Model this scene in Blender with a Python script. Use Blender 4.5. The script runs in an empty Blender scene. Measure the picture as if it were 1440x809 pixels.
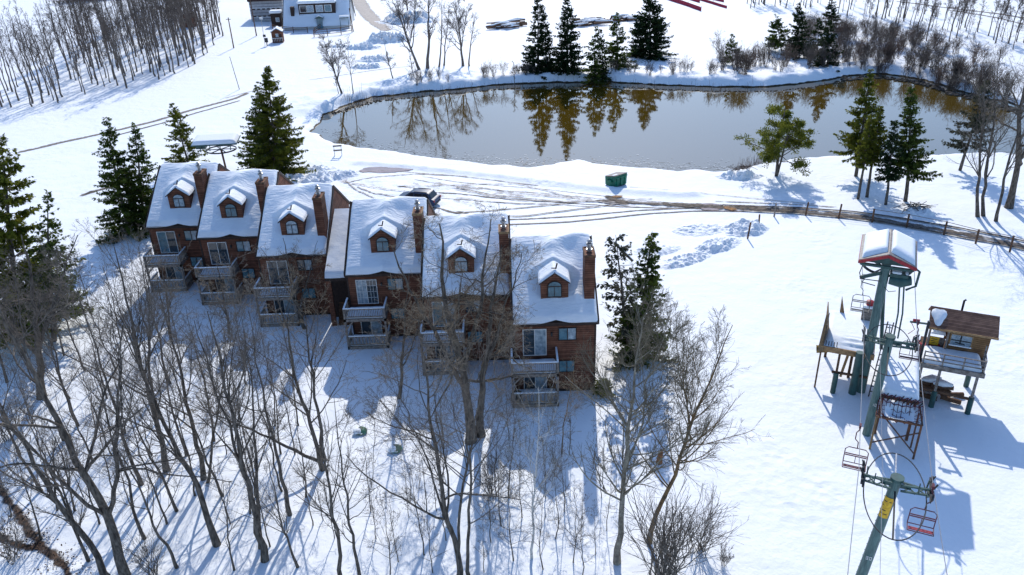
import bpy, math, random
import numpy as np
R = math.radians
sc = bpy.context.scene
col = sc.collection

# ------------------------------------------------------------------ camera, sky, sun, exposure
cam_d = bpy.data.cameras.new("camera")
cam = bpy.data.objects.new("camera", cam_d)
col.objects.link(cam)
cam_d.sensor_width = 36.0
cam_d.lens = 36.0 * 1130.0 / 1440.0
cam_d.clip_start = 0.5
cam_d.clip_end = 9000
from mathutils import Matrix, Vector
TH, RO = R(27.2), R(1.8)
fwd = Vector((0, math.cos(TH), -math.sin(TH)))
rt = Vector((1, 0, 0))
up = rt.cross(fwd)
r2 = rt * math.cos(RO) - up * math.sin(RO)
u2 = rt * math.sin(RO) + up * math.cos(RO)
M = Matrix((r2, u2, -fwd)).transposed().to_4x4()
M.translation = Vector((0, 0, 31.5))
cam.matrix_world = M
sc.camera = cam

SUN_EL, SUN_AZ = 37.0, 4.6          # azimuth to the right of straight ahead (+Y)
w = bpy.data.worlds.new("World")
sc.world = w
w.use_nodes = True
nt = w.node_tree
bgn = nt.nodes["Background"]
sky = nt.nodes.new("ShaderNodeTexSky")
sky.sky_type = 'NISHITA'
sky.sun_disc = False
sky.sun_elevation = R(SUN_EL)
sky.sun_rotation = R(SUN_AZ)
sky.air_density = 1.0
sky.dust_density = 0.6
sky.ozone_density = 6.0
nt.links.new(sky.outputs[0], bgn.inputs[0])
bgn.inputs[1].default_value = 0.15
sd = bpy.data.lights.new("sun", 'SUN')
sun = bpy.data.objects.new("sun", sd)
col.objects.link(sun)
sd.energy = 2.9
sd.angle = R(0.5)
sd.color = (1.0, 0.94, 0.85)
dv = Vector((-math.sin(R(SUN_AZ)) * math.cos(R(SUN_EL)), -math.cos(R(SUN_AZ)) * math.cos(R(SUN_EL)), -math.sin(R(SUN_EL))))
sun.rotation_euler = dv.to_track_quat('-Z', 'Y').to_euler()
sun.location = (20, 200, 150)
sc.view_settings.view_transform = 'Standard'
sc.view_settings.look = 'None'
sc.view_settings.gamma = 1
sc.view_settings.exposure = 0.44

# ------------------------------------------------------------------ materials
MATS = {}
def mat(name, base, rough=0.7, var=0.0, scale=4.0, dark=None, bump=0.0, bscale=20.0, metal=0.0, spec=0.3, stretch=None, contrast=(0.35, 0.65)):
    if name in MATS: return MATS[name]
    m = bpy.data.materials.new(name); m.use_nodes = True
    n = m.node_tree; b = n.nodes["Principled BSDF"]
    b.inputs["Roughness"].default_value = rough
    b.inputs["Metallic"].default_value = metal
    b.inputs["Specular IOR Level"].default_value = spec
    b.inputs["Base Color"].default_value = (*base, 1)
    tc = n.nodes.new("ShaderNodeTexCoord"); src = tc.outputs["Object"]
    if stretch:
        mp = n.nodes.new("ShaderNodeMapping"); mp.inputs["Scale"].default_value = stretch
        n.links.new(src, mp.inputs[0]); src = mp.outputs[0]
    if var > 0 or dark:
        nz = n.nodes.new("ShaderNodeTexNoise"); nz.inputs["Scale"].default_value = scale; nz.inputs["Detail"].default_value = 6
        n.links.new(src, nz.inputs["Vector"])
        rp = n.nodes.new("ShaderNodeValToRGB")
        d = dark if dark else tuple(c * (1 - var) for c in base)
        rp.color_ramp.elements[0].position, rp.color_ramp.elements[1].position = contrast
        rp.color_ramp.elements[0].color = (*d, 1); rp.color_ramp.elements[1].color = (*base, 1)
        n.links.new(nz.outputs["Fac"], rp.inputs[0]); n.links.new(rp.outputs[0], b.inputs["Base Color"])
    if bump > 0:
        nb = n.nodes.new("ShaderNodeTexNoise"); nb.inputs["Scale"].default_value = bscale; nb.inputs["Detail"].default_value = 5
        n.links.new(src, nb.inputs["Vector"])
        bp = n.nodes.new("ShaderNodeBump"); bp.inputs["Strength"].default_value = bump; bp.inputs["Distance"].default_value = 0.1
        n.links.new(nb.outputs["Fac"], bp.inputs["Height"]); n.links.new(bp.outputs[0], b.inputs["Normal"])
    MATS[name] = m
    return m

def siding_mat(name, base, dark, pitch, axis='Z'):
    """boards: a saw-tooth groove every `pitch` metres plus weathering"""
    m = mat(name, base, 0.75, dark=dark, scale=2.2, spec=0.15)
    n = m.node_tree; b = n.nodes["Principled BSDF"]
    tc = n.nodes["Texture Coordinate"]
    sx = n.nodes.new("ShaderNodeSeparateXYZ"); n.links.new(tc.outputs["Object"], sx.inputs[0])
    dvd = n.nodes.new("ShaderNodeMath"); dvd.operation = 'DIVIDE'; dvd.inputs[1].default_value = pitch
    n.links.new(sx.outputs[axis], dvd.inputs[0])
    fr = n.nodes.new("ShaderNodeMath"); fr.operation = 'FRACT'; n.links.new(dvd.outputs[0], fr.inputs[0])
    gr = n.nodes.new("ShaderNodeMath"); gr.operation = 'LESS_THAN'; gr.inputs[1].default_value = 0.16
    n.links.new(fr.outputs[0], gr.inputs[0])
    fl = n.nodes.new("ShaderNodeMath"); fl.operation = 'FLOOR'; n.links.new(dvd.outputs[0], fl.inputs[0])
    wn = n.nodes.new("ShaderNodeTexWhiteNoise"); wn.noise_dimensions = '1D'; n.links.new(fl.outputs[0], wn.inputs["W"])
    src = b.inputs["Base Color"].links[0].from_socket
    mx = n.nodes.new("ShaderNodeMixRGB"); mx.blend_type = 'MULTIPLY'; mx.inputs[2].default_value = (0.62, 0.6, 0.6, 1)
    n.links.new(wn.outputs["Value"], mx.inputs[0]); n.links.new(src, mx.inputs[1])
    m2 = n.nodes.new("ShaderNodeMixRGB"); m2.blend_type = 'MULTIPLY'; m2.inputs[2].default_value = (0.3, 0.27, 0.27, 1)
    n.links.new(gr.outputs[0], m2.inputs[0]); n.links.new(mx.outputs[0], m2.inputs[1])
    n.links.new(m2.outputs[0], b.inputs["Base Color"])
    bp = n.nodes.new("ShaderNodeBump"); bp.inputs["Strength"].default_value = 0.6; bp.inputs["Distance"].default_value = 0.02
    n.links.new(fr.outputs[0], bp.inputs["Height"]); n.links.new(bp.outputs[0], b.inputs["Normal"])
    return m

def snow_mat(name, bump1=0.5, s1=0.8, bump2=0.25, s2=6.0, tint=(0.86, 0.89, 0.92), patch=None, ripple=None, dist=0.35):
    m = bpy.data.materials.new(name); m.use_nodes = True
    n = m.node_tree; b = n.nodes["Principled BSDF"]
    b.inputs["Roughness"].default_value = 0.65; b.inputs["Specular IOR Level"].default_value = 0.15
    b.inputs["Base Color"].default_value = (*tint, 1)
    tc = n.nodes.new("ShaderNodeTexCoord")
    def noise(scale, detail=5, stretch=None):
        src = tc.outputs["Object"]
        if stretch:
            mp = n.nodes.new("ShaderNodeMapping"); mp.inputs["Scale"].default_value = stretch
            n.links.new(src, mp.inputs[0]); src = mp.outputs[0]
        z = n.nodes.new("ShaderNodeTexNoise"); z.inputs["Scale"].default_value = scale; z.inputs["Detail"].default_value = detail
        n.links.new(src, z.inputs["Vector"]); return z.outputs["Fac"]
    bp = n.nodes.new("ShaderNodeBump"); bp.inputs["Strength"].default_value = bump1; bp.inputs["Distance"].default_value = dist
    n.links.new(noise(s1, 4), bp.inputs["Height"])
    b2 = n.nodes.new("ShaderNodeBump"); b2.inputs["Strength"].default_value = bump2; b2.inputs["Distance"].default_value = 0.08
    n.links.new(noise(s2, 5), b2.inputs["Height"]); n.links.new(bp.outputs[0], b2.inputs["Normal"])
    vo = n.nodes.new("ShaderNodeTexVoronoi"); vo.feature = 'SMOOTH_F1'; vo.inputs["Scale"].default_value = 1.7; vo.inputs["Smoothness"].default_value = 0.4
    n.links.new(tc.outputs["Object"], vo.inputs["Vector"])
    mk = n.nodes.new("ShaderNodeMapRange"); mk.inputs[1].default_value = 0.5; mk.inputs[2].default_value = 0.68; n.links.new(noise(0.09, 3), mk.inputs[0])
    mv = n.nodes.new("ShaderNodeMath"); mv.operation = 'MULTIPLY'; n.links.new(vo.outputs["Distance"], mv.inputs[0]); n.links.new(mk.outputs[0], mv.inputs[1])
    bv = n.nodes.new("ShaderNodeBump"); bv.inputs["Strength"].default_value = 0.36 if patch else 0.12; bv.inputs["Distance"].default_value = 0.22
    n.links.new(mv.outputs[0], bv.inputs["Height"]); n.links.new(b2.outputs[0], bv.inputs["Normal"])
    last = bv
    if ripple:
        b3 = n.nodes.new("ShaderNodeBump"); b3.inputs["Strength"].default_value = ripple; b3.inputs["Distance"].default_value = 0.11
        n.links.new(noise(3.0, 3, (0.5, 2.2, 1.0)), b3.inputs["Height"]); n.links.new(last.outputs[0], b3.inputs["Normal"]); last = b3
    n.links.new(last.outputs[0], b.inputs["Normal"])
    if patch:      # brown earth showing low down by the water, worn through by noise
        sx = n.nodes.new("ShaderNodeSeparateXYZ"); n.links.new(tc.outputs["Object"], sx.inputs[0])
        nz = noise(0.9, 6)
        ma = n.nodes.new("ShaderNodeMath"); ma.operation = 'MULTIPLY_ADD'; ma.inputs[1].default_value = 0.34; ma.inputs[2].default_value = -0.56
        n.links.new(nz, ma.inputs[0])
        lt = n.nodes.new("ShaderNodeMath"); lt.operation = 'LESS_THAN'
        n.links.new(sx.outputs["Z"], lt.inputs[0]); n.links.new(ma.outputs[0], lt.inputs[1])
        mx = n.nodes.new("ShaderNodeMixRGB"); mx.inputs[1].default_value = (*tint, 1); mx.inputs[2].default_value = (*patch, 1)
        n.links.new(lt.outputs[0], mx.inputs[0]); n.links.new(mx.outputs[0], b.inputs["Base Color"])
    return m

def leaf_mat(name, c1, c2, trans=0.35):
    m = bpy.data.materials.new(name); m.use_nodes = True
    n = m.node_tree; n.nodes.remove(n.nodes["Principled BSDF"])
    out = n.nodes["Material Output"]
    tc = n.nodes.new("ShaderNodeTexCoord"); nz = n.nodes.new("ShaderNodeTexNoise"); nz.inputs["Scale"].default_value = 0.9; nz.inputs["Detail"].default_value = 6
    n.links.new(tc.outputs["Object"], nz.inputs["Vector"])
    rp = n.nodes.new("ShaderNodeValToRGB"); rp.color_ramp.elements[0].position = 0.35; rp.color_ramp.elements[1].position = 0.68
    rp.color_ramp.elements[0].color = (*c1, 1); rp.color_ramp.elements[1].color = (*c2, 1)
    n.links.new(nz.outputs["Fac"], rp.inputs[0])
    d = n.nodes.new("ShaderNodeBsdfDiffuse"); t = n.nodes.new("ShaderNodeBsdfTranslucent"); mx = n.nodes.new("ShaderNodeMixShader")
    mx.inputs[0].default_value = trans
    n.links.new(rp.outputs[0], d.inputs[0]); n.links.new(rp.outputs[0], t.inputs[0])
    n.links.new(d.outputs[0], mx.inputs[1]); n.links.new(t.outputs[0], mx.inputs[2]); n.links.new(mx.outputs[0], out.inputs[0])
    return m

def ribbon_mat(name, base, dark, cover=0.5, soft=0.5, rough=0.8, scale=1.3):
    """mud or slush that thins out to bare snow at the ribbon's edges (attribute 'edge': 0 at the rim, 1 in the middle)"""
    m = bpy.data.materials.new(name); m.use_nodes = True
    n = m.node_tree; b = n.nodes["Principled BSDF"]; out = n.nodes["Material Output"]
    b.inputs["Roughness"].default_value = rough; b.inputs["Specular IOR Level"].default_value = 0.25
    tc = n.nodes.new("ShaderNodeTexCoord")
    nz = n.nodes.new("ShaderNodeTexNoise"); nz.inputs["Scale"].default_value = scale; nz.inputs["Detail"].default_value = 8; nz.inputs["Roughness"].default_value = 0.65
    n.links.new(tc.outputs["Object"], nz.inputs["Vector"])
    rp = n.nodes.new("ShaderNodeValToRGB"); rp.color_ramp.elements[0].position = 0.4; rp.color_ramp.elements[1].position = 0.62
    rp.color_ramp.elements[0].color = (*dark, 1); rp.color_ramp.elements[1].color = (*base, 1)
    n2 = n.nodes.new("ShaderNodeTexNoise"); n2.inputs["Scale"].default_value = scale * 2.7; n2.inputs["Detail"].default_value = 4
    n.links.new(tc.outputs["Object"], n2.inputs["Vector"]); n.links.new(n2.outputs["Fac"], rp.inputs[0]); n.links.new(rp.outputs[0], b.inputs["Base Color"])
    at_ = n.nodes.new("ShaderNodeAttribute"); at_.attribute_name = "edge"
    a = n.nodes.new("ShaderNodeMath"); a.operation = 'MULTIPLY_ADD'; a.inputs[1].default_value = soft; a.inputs[2].default_value = cover - 0.5
    n.links.new(at_.outputs["Fac"], a.inputs[0])
    ad = n.nodes.new("ShaderNodeMath"); ad.operation = 'ADD'; n.links.new(a.outputs[0], ad.inputs[0]); n.links.new(nz.outputs["Fac"], ad.inputs[1])
    r2_ = n.nodes.new("ShaderNodeMapRange"); r2_.inputs[1].default_value = 0.62; r2_.inputs[2].default_value = 0.8
    n.links.new(ad.outputs[0], r2_.inputs[0])
    ed = n.nodes.new("ShaderNodeMapRange"); ed.inputs[1].default_value = 0.0; ed.inputs[2].default_value = 0.35
    n.links.new(at_.outputs["Fac"], ed.inputs[0])
    mu = n.nodes.new("ShaderNodeMath"); mu.operation = 'MULTIPLY'; n.links.new(r2_.outputs[0], mu.inputs[0]); n.links.new(ed.outputs[0], mu.inputs[1])
    tr = n.nodes.new("ShaderNodeBsdfTransparent"); mx = n.nodes.new("ShaderNodeMixShader")
    n.links.new(mu.outputs[0], mx.inputs[0]); n.links.new(tr.outputs[0], mx.inputs[1]); n.links.new(b.outputs[0], mx.inputs[2]); n.links.new(mx.outputs[0], out.inputs[0])
    return m

SNOW = snow_mat("snow_ground", 0.34, 0.55, 0.32, 5.0, patch=(0.045, 0.035, 0.024))
SNOW_ROOF = snow_mat("snow_roof", 0.25, 1.0, 0.22, 7.0, ripple=0.55, dist=0.15)
SNOW_SOFT = snow_mat("snow_soft", 0.25, 1.4, 0.2, 8.0, dist=0.12)
SNOW_LUMP = snow_mat("snow_lumpy", 0.9, 2.2, 0.6, 7.0, dist=0.3)
SIDING = siding_mat("brown_siding", (0.25, 0.108, 0.066), (0.145, 0.064, 0.042), 0.16)
SIDING_G = siding_mat("grey_brown_siding", (0.20, 0.115, 0.075), (0.12, 0.065, 0.043), 0.16)
TRIM = mat("dark_trim", (0.05, 0.03, 0.024), 0.7, var=0.4, scale=5)
SHINGLE = mat("roof_shingle", (0.07, 0.045, 0.035), 0.85, var=0.5, scale=8)
WOOD_GREY = mat("weathered_wood", (0.30, 0.265, 0.235), 0.85, dark=(0.15, 0.12, 0.10), scale=6, bump=0.3, bscale=40)
WOOD_BROWN = mat("brown_wood", (0.17, 0.085, 0.045), 0.85, dark=(0.08, 0.045, 0.03), scale=6)
WOOD_TAN = mat("tan_wood", (0.40, 0.25, 0.12), 0.8, dark=(0.22, 0.13, 0.07), scale=5)
WHITE = mat("white_frame", (0.72, 0.72, 0.70), 0.5, var=0.15, scale=6)
GLASS = mat("window_glass", (0.035, 0.055, 0.07), 0.06, var=0.5, scale=2.5, spec=0.8)
CURTAIN = mat("curtained_pane", (0.42, 0.50, 0.55), 0.25, dark=(0.17, 0.23, 0.27), scale=3.5, spec=0.6)
TEAL = mat("teal_pane", (0.10, 0.22, 0.27), 0.12, var=0.4, scale=3, spec=0.7)
STEEL = mat("flue_metal", (0.42, 0.43, 0.44), 0.35, var=0.4, scale=9, metal=0.8)
GREEN = mat("lift_green", (0.030, 0.095, 0.085), 0.45, dark=(0.018, 0.055, 0.05), scale=3, spec=0.45)
GREEN_L = mat("lift_green_faded", (0.10, 0.18, 0.165), 0.5, dark=(0.05, 0.10, 0.095), scale=2.5, stretch=(6, 6, 0.8), spec=0.4)
DARK_STEEL = mat("dark_steel", (0.03, 0.035, 0.04), 0.5, var=0.4, scale=8)
RED = mat("chair_red", (0.42, 0.035, 0.04), 0.5, dark=(0.24, 0.02, 0.03), scale=8)
MAROON = mat("chair_maroon", (0.13, 0.018, 0.035), 0.5, var=0.4, scale=8)
CHAIRGREY = mat("chair_grey", (0.10, 0.10, 0.10), 0.5, var=0.4, scale=8)
YELLOW = mat("sign_yellow", (0.75, 0.48, 0.03), 0.5, dark=(0.55, 0.30, 0.02), scale=9)
CABLE = mat("cable_steel", (0.22, 0.23, 0.25), 0.4, metal=0.5)
RUST = mat("rusty_steel", (0.20, 0.085, 0.04), 0.8, dark=(0.07, 0.04, 0.03), scale=5)
BARK = mat("bark_grey_brown", (0.19, 0.163, 0.135), 0.95, dark=(0.06, 0.05, 0.042), scale=3.0, bump=0.8, bscale=9, stretch=(3, 3, 0.8), spec=0.1)
TWIG = mat("twig_brown", (0.235, 0.20, 0.165), 0.9, dark=(0.12, 0.10, 0.083), scale=2.0, spec=0.1)
TWIG_TAN = mat("twig_tan", (0.33, 0.265, 0.19), 0.9, dark=(0.16, 0.128, 0.092), scale=2.0, spec=0.1)
BARK_ASPEN = mat("bark_aspen", (0.34, 0.31, 0.245), 0.9, dark=(0.14, 0.12, 0.095), scale=2.2, stretch=(1.5, 1.5, 1.2), spec=0.1)
TWIG_ASPEN = mat("twig_aspen", (0.21, 0.185, 0.13), 0.9, dark=(0.11, 0.09, 0.065), scale=2.0, spec=0.1)
BARK_OCHRE = mat("bark_ochre", (0.30, 0.19, 0.09), 0.9, dark=(0.12, 0.09, 0.06), scale=2.4, spec=0.1)
BARK_BIRCH = mat("bark_birch", (0.60, 0.58, 0.54), 0.8, dark=(0.25, 0.22, 0.2), scale=5, contrast=(0.3, 0.45), spec=0.1)
BARK_FAR = mat("bark_far", (0.20, 0.165, 0.14), 0.95, dark=(0.10, 0.082, 0.07), scale=1.2, spec=0.05)
BRUSH = mat("brush_brown", (0.22, 0.155, 0.12), 0.95, dark=(0.11, 0.077, 0.062), scale=0.8, spec=0.05)
NEEDLE = leaf_mat("needles_spruce", (0.036, 0.066, 0.019), (0.14, 0.175, 0.034), 0.46)
NEEDLE_Y = leaf_mat("needles_yellow_green", (0.075, 0.10, 0.018), (0.24, 0.24, 0.036), 0.46)
NEEDLE_D = leaf_mat("needles_dark", (0.015, 0.032, 0.016), (0.05, 0.075, 0.028), 0.3)
NEEDLE_G = leaf_mat("needles_greyed", (0.05, 0.055, 0.04), (0.10, 0.10, 0.065), 0.2)
LEAFLITTER = mat("leaf_litter", (0.13, 0.075, 0.045), 0.9, dark=(0.045, 0.028, 0.02), scale=7, bump=0.9, bscale=9, contrast=(0.4, 0.6))

# ------------------------------------------------------------------ mesh helpers
def np_obj(name, V, F, m, parent=None, smooth=False):
    """one mesh object from arrays; F is a list of arrays of equal-length faces"""
    V = np.asarray(V, dtype=np.float32).reshape(-1, 3)
    if not isinstance(F, list): F = [F]
    F = [np.asarray(f, dtype=np.int32) for f in F if len(f)]
    me = bpy.data.meshes.new(name)
    me.vertices.add(len(V)); me.vertices.foreach_set("co", V.ravel())
    nl = sum(f.size for f in F); npoly = sum(len(f) for f in F)
    me.loops.add(nl); me.polygons.add(npoly)
    me.loops.foreach_set("vertex_index", np.concatenate([f.ravel() for f in F]))
    tot = np.concatenate([np.full(len(f), f.shape[1], dtype=np.int32) for f in F])
    st = np.concatenate([[0], np.cumsum(tot)[:-1]]).astype(np.int32)
    me.polygons.foreach_set("loop_start", st); me.polygons.foreach_set("loop_total", tot)
    me.polygons.foreach_set("use_smooth", np.full(npoly, smooth, dtype=bool))
    me.update(calc_edges=True)
    me.materials.append(m)
    o = bpy.data.objects.new(name, me); col.objects.link(o)
    if parent: o.parent = parent
    return o

class MB:
    def __init__(s): s.v = []; s.f = []
    def add(s, vs, fs):
        k = len(s.v); s.v += [tuple(p) for p in vs]; s.f += [tuple(i + k for i in f) for f in fs]; return s
    def box(s, c, d, rz=0.0, rx=0.0, ry=0.0):
        x, y, z = (q / 2 for q in d)
        P = [Vector((a * x, b * y, e * z)) for e in (-1, 1) for b in (-1, 1) for a in (-1, 1)]
        if rz or rx or ry:
            rot = Matrix.Rotation(rz, 3, 'Z') @ Matrix.Rotation(ry, 3, 'Y') @ Matrix.Rotation(rx, 3, 'X')
            P = [rot @ p for p in P]
        P = [p + Vector(c) for p in P]
        return s.add(P, [(0, 2, 3, 1), (4, 5, 7, 6), (0, 1, 5, 4), (2, 6, 7, 3), (0, 4, 6, 2), (1, 3, 7, 5)])
    def bx(s, x0, x1, y0, y1, z0, z1): return s.box(((x0 + x1) / 2, (y0 + y1) / 2, (z0 + z1) / 2), (abs(x1 - x0), abs(y1 - y0), abs(z1 - z0)))
    def beam(s, p, q, w_, h_=None):
        p, q = Vector(p), Vector(q); h_ = h_ or w_
        d = (q - p).normalized()
        ref = Vector((0, 0, 1)) if abs(d.z) < 0.95 else Vector((0, 1, 0))
        a = d.cross(ref).normalized() * (w_ / 2); b = a.cross(d).normalized() * (h_ / 2)
        P = [o + i * a + j * b for o in (p, q) for i, j in ((-1, -1), (1, -1), (1, 1), (-1, 1))]
        return s.add(P, [(0, 1, 2, 3), (7, 6, 5, 4), (0, 4, 5, 1), (1, 5, 6, 2), (2, 6, 7, 3), (3, 7, 4, 0)])
    def tube(s, pts, r, n=8, closed=False, cap=True):
        pts = [Vector(p) for p in pts]; K = len(pts)
        rr = r if isinstance(r, (list, tuple)) else [r] * K
        vs = []
        for i, p in enumerate(pts):
            if closed: d = pts[(i + 1) % K] - pts[i - 1]
            else: d = pts[min(i + 1, K - 1)] - pts[max(i - 1, 0)]
            d.normalize()
            ref = Vector((0, 0, 1)) if abs(d.z) < 0.9 else Vector((0, 1, 0))
            a = d.cross(ref).normalized(); b = a.cross(d).normalized()
            for k in range(n):
                t = 2 * math.pi * k / n
                vs.append(p + (a * math.cos(t) + b * math.sin(t)) * rr[i])
        fs = []
        for i in range(K if closed else K - 1):
            j = (i + 1) % K
            for k in range(n):
                l = (k + 1) % n
                fs.append((i * n + k, j * n + k, j * n + l, i * n + l))
        if cap and not closed:
            fs.append(tuple(range(n))); fs.append(tuple((K - 1) * n + k for k in range(n - 1, -1, -1)))
        return s.add(vs, fs)
    def prism(s, prof, x0, x1, axis='X'):
        """closed profile of (a, b) pairs pushed along an axis"""
        n = len(prof)
        mk = {'X': lambda t, a, b: (t, a, b), 'Y': lambda t, a, b: (a, t, b), 'Z': lambda t, a, b: (a, b, t)}[axis]
        vs = [mk(x0, a, b) for a, b in prof] + [mk(x1, a, b) for a, b in prof]
        fs = [tuple(range(n - 1, -1, -1)), tuple(range(n, 2 * n))] + [(i, (i + 1) % n, n + (i + 1) % n, n + i) for i in range(n)]
        return s.add(vs, fs)
    def build(s, name, m, parent=None, bevel=0.0, smooth=False):
        me = bpy.data.meshes.new(name); me.from_pydata(s.v, [], s.f); me.update()
        import bmesh
        bm = bmesh.new(); bm.from_mesh(me); bmesh.ops.recalc_face_normals(bm, faces=bm.faces[:])
        if bevel: bmesh.ops.bevel(bm, geom=bm.edges[:], offset=bevel, segments=2, affect='EDGES', clamp_overlap=True)
        if smooth:
            for f in bm.faces: f.smooth = True
            for e in bm.edges:
                if len(e.link_faces) == 2 and e.calc_face_angle(0) > 0.7: e.smooth = False
        bm.to_mesh(me); bm.free(); me.update()
        me.materials.append(m)
        o = bpy.data.objects.new(name, me); col.objects.link(o)
        if parent: o.parent = parent
        return o

def tag(o, label=None, cat=None, group=None, kind=None):
    if label: o['label'] = label
    if cat: o['category'] = cat
    if group: o['group'] = group
    if kind: o['kind'] = kind
    return o
def thing(name, label, cat, loc=(0, 0, 0), rz=0.0, group=None):
    o = bpy.data.objects.new(name, None); col.objects.link(o)
    o.location = loc; o.rotation_euler = (0, 0, rz); o.empty_display_size = 0.3
    return tag(o, label, cat, group)
def copy_tree(o, parent=None):
    c = o.copy(); col.objects.link(c)
    if parent: c.parent = parent
    for ch in o.children: copy_tree(ch, c)
    return c

def hsh(i, j, s):
    h = np.sin(i * 127.1 + j * 311.7 + s * 74.7) * 43758.5453
    return h - np.floor(h)
def vnoise(x, y, s=0):
    x = np.asarray(x, float); y = np.asarray(y, float)
    i, j = np.floor(x), np.floor(y); fx, fy = x - i, y - j
    fx = fx * fx * (3 - 2 * fx); fy = fy * fy * (3 - 2 * fy)
    return (hsh(i, j, s) * (1 - fx) + hsh(i + 1, j, s) * fx) * (1 - fy) + (hsh(i, j + 1, s) * (1 - fx) + hsh(i + 1, j + 1, s) * fx) * fy
def fbm(x, y, s=0, o=4):
    return sum(vnoise(x * 2 ** k, y * 2 ** k, s + k * 7) / 2 ** k for k in range(o)) / sum(1 / 2 ** k for k in range(o))
def sstep(a, b, x):
    t = np.clip((x - a) / (b - a), 0, 1); return t * t * (3 - 2 * t)

# ------------------------------------------------------------------ ground, pond, road
POND = np.array([(-27.30, 112.96), (-23.87, 108.11), (-18.42, 104.31), (-10.50, 100.45), (-2.18, 96.19), (3.98, 95.03), (8.72, 97.07), (13.35, 94.12), (20.88, 91.80), (26.05, 91.30), (29.69, 92.79),
                 (34.71, 95.03), (40.20, 95.61), (46.73, 94.39), (53.91, 94.79), (60.01, 94.73), (64.83, 92.56), (73.19, 97.48), (78.71, 107.44), (74.70, 113.97),
                 (72.41, 119.21), (70.36, 125.77), (68.66, 132.93), (64.27, 137.82), (57.71, 136.57), (50.24, 132.38), (42.76, 130.89), (34.89, 131.94), (27.09, 133.98), (18.09, 137.79), (9.63, 138.42),
                 (1.09, 138.52), (-7.37, 136.55), (-14.42, 134.48), (-21.28, 132.46), (-24.77, 128.73), (-27.31, 122.15)])
WATER_Z = -0.55

def poly_sd(x, y, P):
    """signed distance to a polygon, negative inside"""
    d = np.full(x.shape, 1e9); ins = np.zeros(x.shape, bool)
    n = len(P)
    for i in range(n):
        a, b = P[i], P[(i + 1) % n]
        e = b - a; t = np.clip(((x - a[0]) * e[0] + (y - a[1]) * e[1]) / (e @ e), 0, 1)
        d = np.minimum(d, np.hypot(x - a[0] - t * e[0], y - a[1] - t * e[1]))
        c = (a[1] > y) != (b[1] > y)
        with np.errstate(divide='ignore', invalid='ignore'):
            xi = (b[0] - a[0]) * (y - a[1]) / (b[1] - a[1]) + a[0]
        ins ^= c & (x < xi)
    return np.where(ins, -d, d)

def line_d(x, y, P):
    d = np.full(np.shape(x), 1e9)
    for a, b in zip(P[:-1], P[1:]):
        a = np.array(a); b = np.array(b); e = b - a
        t = np.clip(((x - a[0]) * e[0] + (y - a[1]) * e[1]) / (e @ e), 0, 1)
        d = np.minimum(d, np.hypot(x - a[0] - t * e[0], y - a[1] - t * e[1]))
    return d

BANK = [(-18.61, 96.70), (-13.54, 95.11), (-8.16, 93.24), (-1.26, 90.52), (5.27, 87.44), (9.94, 85.37), (12.94, 83.95), (17.43, 82.66), (20.06, 82.20)]
TERR_LOT = [(-27.77, 89.03), (-20.06, 87.62), (-12.71, 87.66), (-7.44, 82.02)]
def terrain(x, y):
    x = np.asarray(x, float); y = np.asarray(y, float)
    sd = poly_sd(x, y, POND)
    near = (np.abs(sd) < 14)
    sdw = sd + np.where(near, (fbm(x * 0.45, y * 0.45, 3) - 0.5) * 1.6, 0)
    h = 0.5 * (fbm(x * 0.035, y * 0.035, 5) - 0.5) + 0.12 * (fbm(x * 0.25, y * 0.25, 9) - 0.5)
    flat = sstep(10, 24, np.hypot((x + 12) / 2.2, y - 55)) * 0.8 + 0.2
    h = h * flat
    # lumpy ground in the grove and along the far bank
    g = sstep(48, 40, y + 0.25 * x) * sstep(14, 4, x)
    h += g * 0.35 * (fbm(x * 0.5, y * 0.5, 21, 3) - 0.5)
    fb = sstep(16, 3, sd) * sstep(118, 126, y)
    h += fb * (0.9 * fbm(x * 0.5, y * 0.5, 33, 4) + 0.25)
    # ground lifts a little away behind the wood on the left and behind the pond
    h += 1.6 * sstep(150, 230, y) * sstep(-40, -90, x)
    # plough ridge along the road
    db = line_d(x, y, BANK)
    h += 0.32 * np.exp(-(db / 0.75) ** 2) * (0.6 + 0.8 * fbm(x * 0.9, y * 0.9, 41, 3))
    # churned snow by the parking place
    dl = line_d(x, y, TERR_LOT)
    h += np.exp(-(dl / 5.0) ** 2) * 0.4 * (fbm(x * 0.8, y * 0.8, 51, 4) - 0.4)
    bank = sstep(0.0, 1.7, sdw)
    return np.where(sdw < 0, np.maximum(-1.5, -0.72 + sdw * 0.35), -0.72 + (h + 0.72) * bank)
def gz(x, y): return float(terrain(np.array([x]), np.array([y]))[0])

def axis_steps(segs):
    out = []
    for a, b, s in segs: out += list(np.arange(a, b, s))
    out.append(segs[-1][1]); return np.array(out)
gx = axis_steps([(-6000, -400, 700), (-400, -120, 7), (-120, -62, 1.0), (-62, 62, 0.42), (62, 120, 1.0), (120, 400, 7), (400, 6000, 700)])
gy = axis_steps([(-400, 8, 24), (8, 24, 1), (24, 120, 0.42), (120, 160, 0.7), (160, 300, 2.0), (300, 600, 15), (600, 8000, 900)])
GX, GY = np.meshgrid(gx, gy)
GZ = np.zeros_like(GX)
blk = (np.abs(GX) < 420) & (GY < 620) & (GY > 5)
GZ[blk] = terrain(GX[blk], GY[blk])
nx, ny = len(gx), len(gy)
ii = (np.arange(ny - 1)[:, None] * nx + np.arange(nx - 1)[None, :]).ravel()
ground = np_obj("ground", np.stack([GX, GY, GZ], -1).reshape(-1, 3), np.stack([ii, ii + 1, ii + nx + 1, ii + nx], -1), SNOW, smooth=True)
tag(ground, kind="structure")

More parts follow.
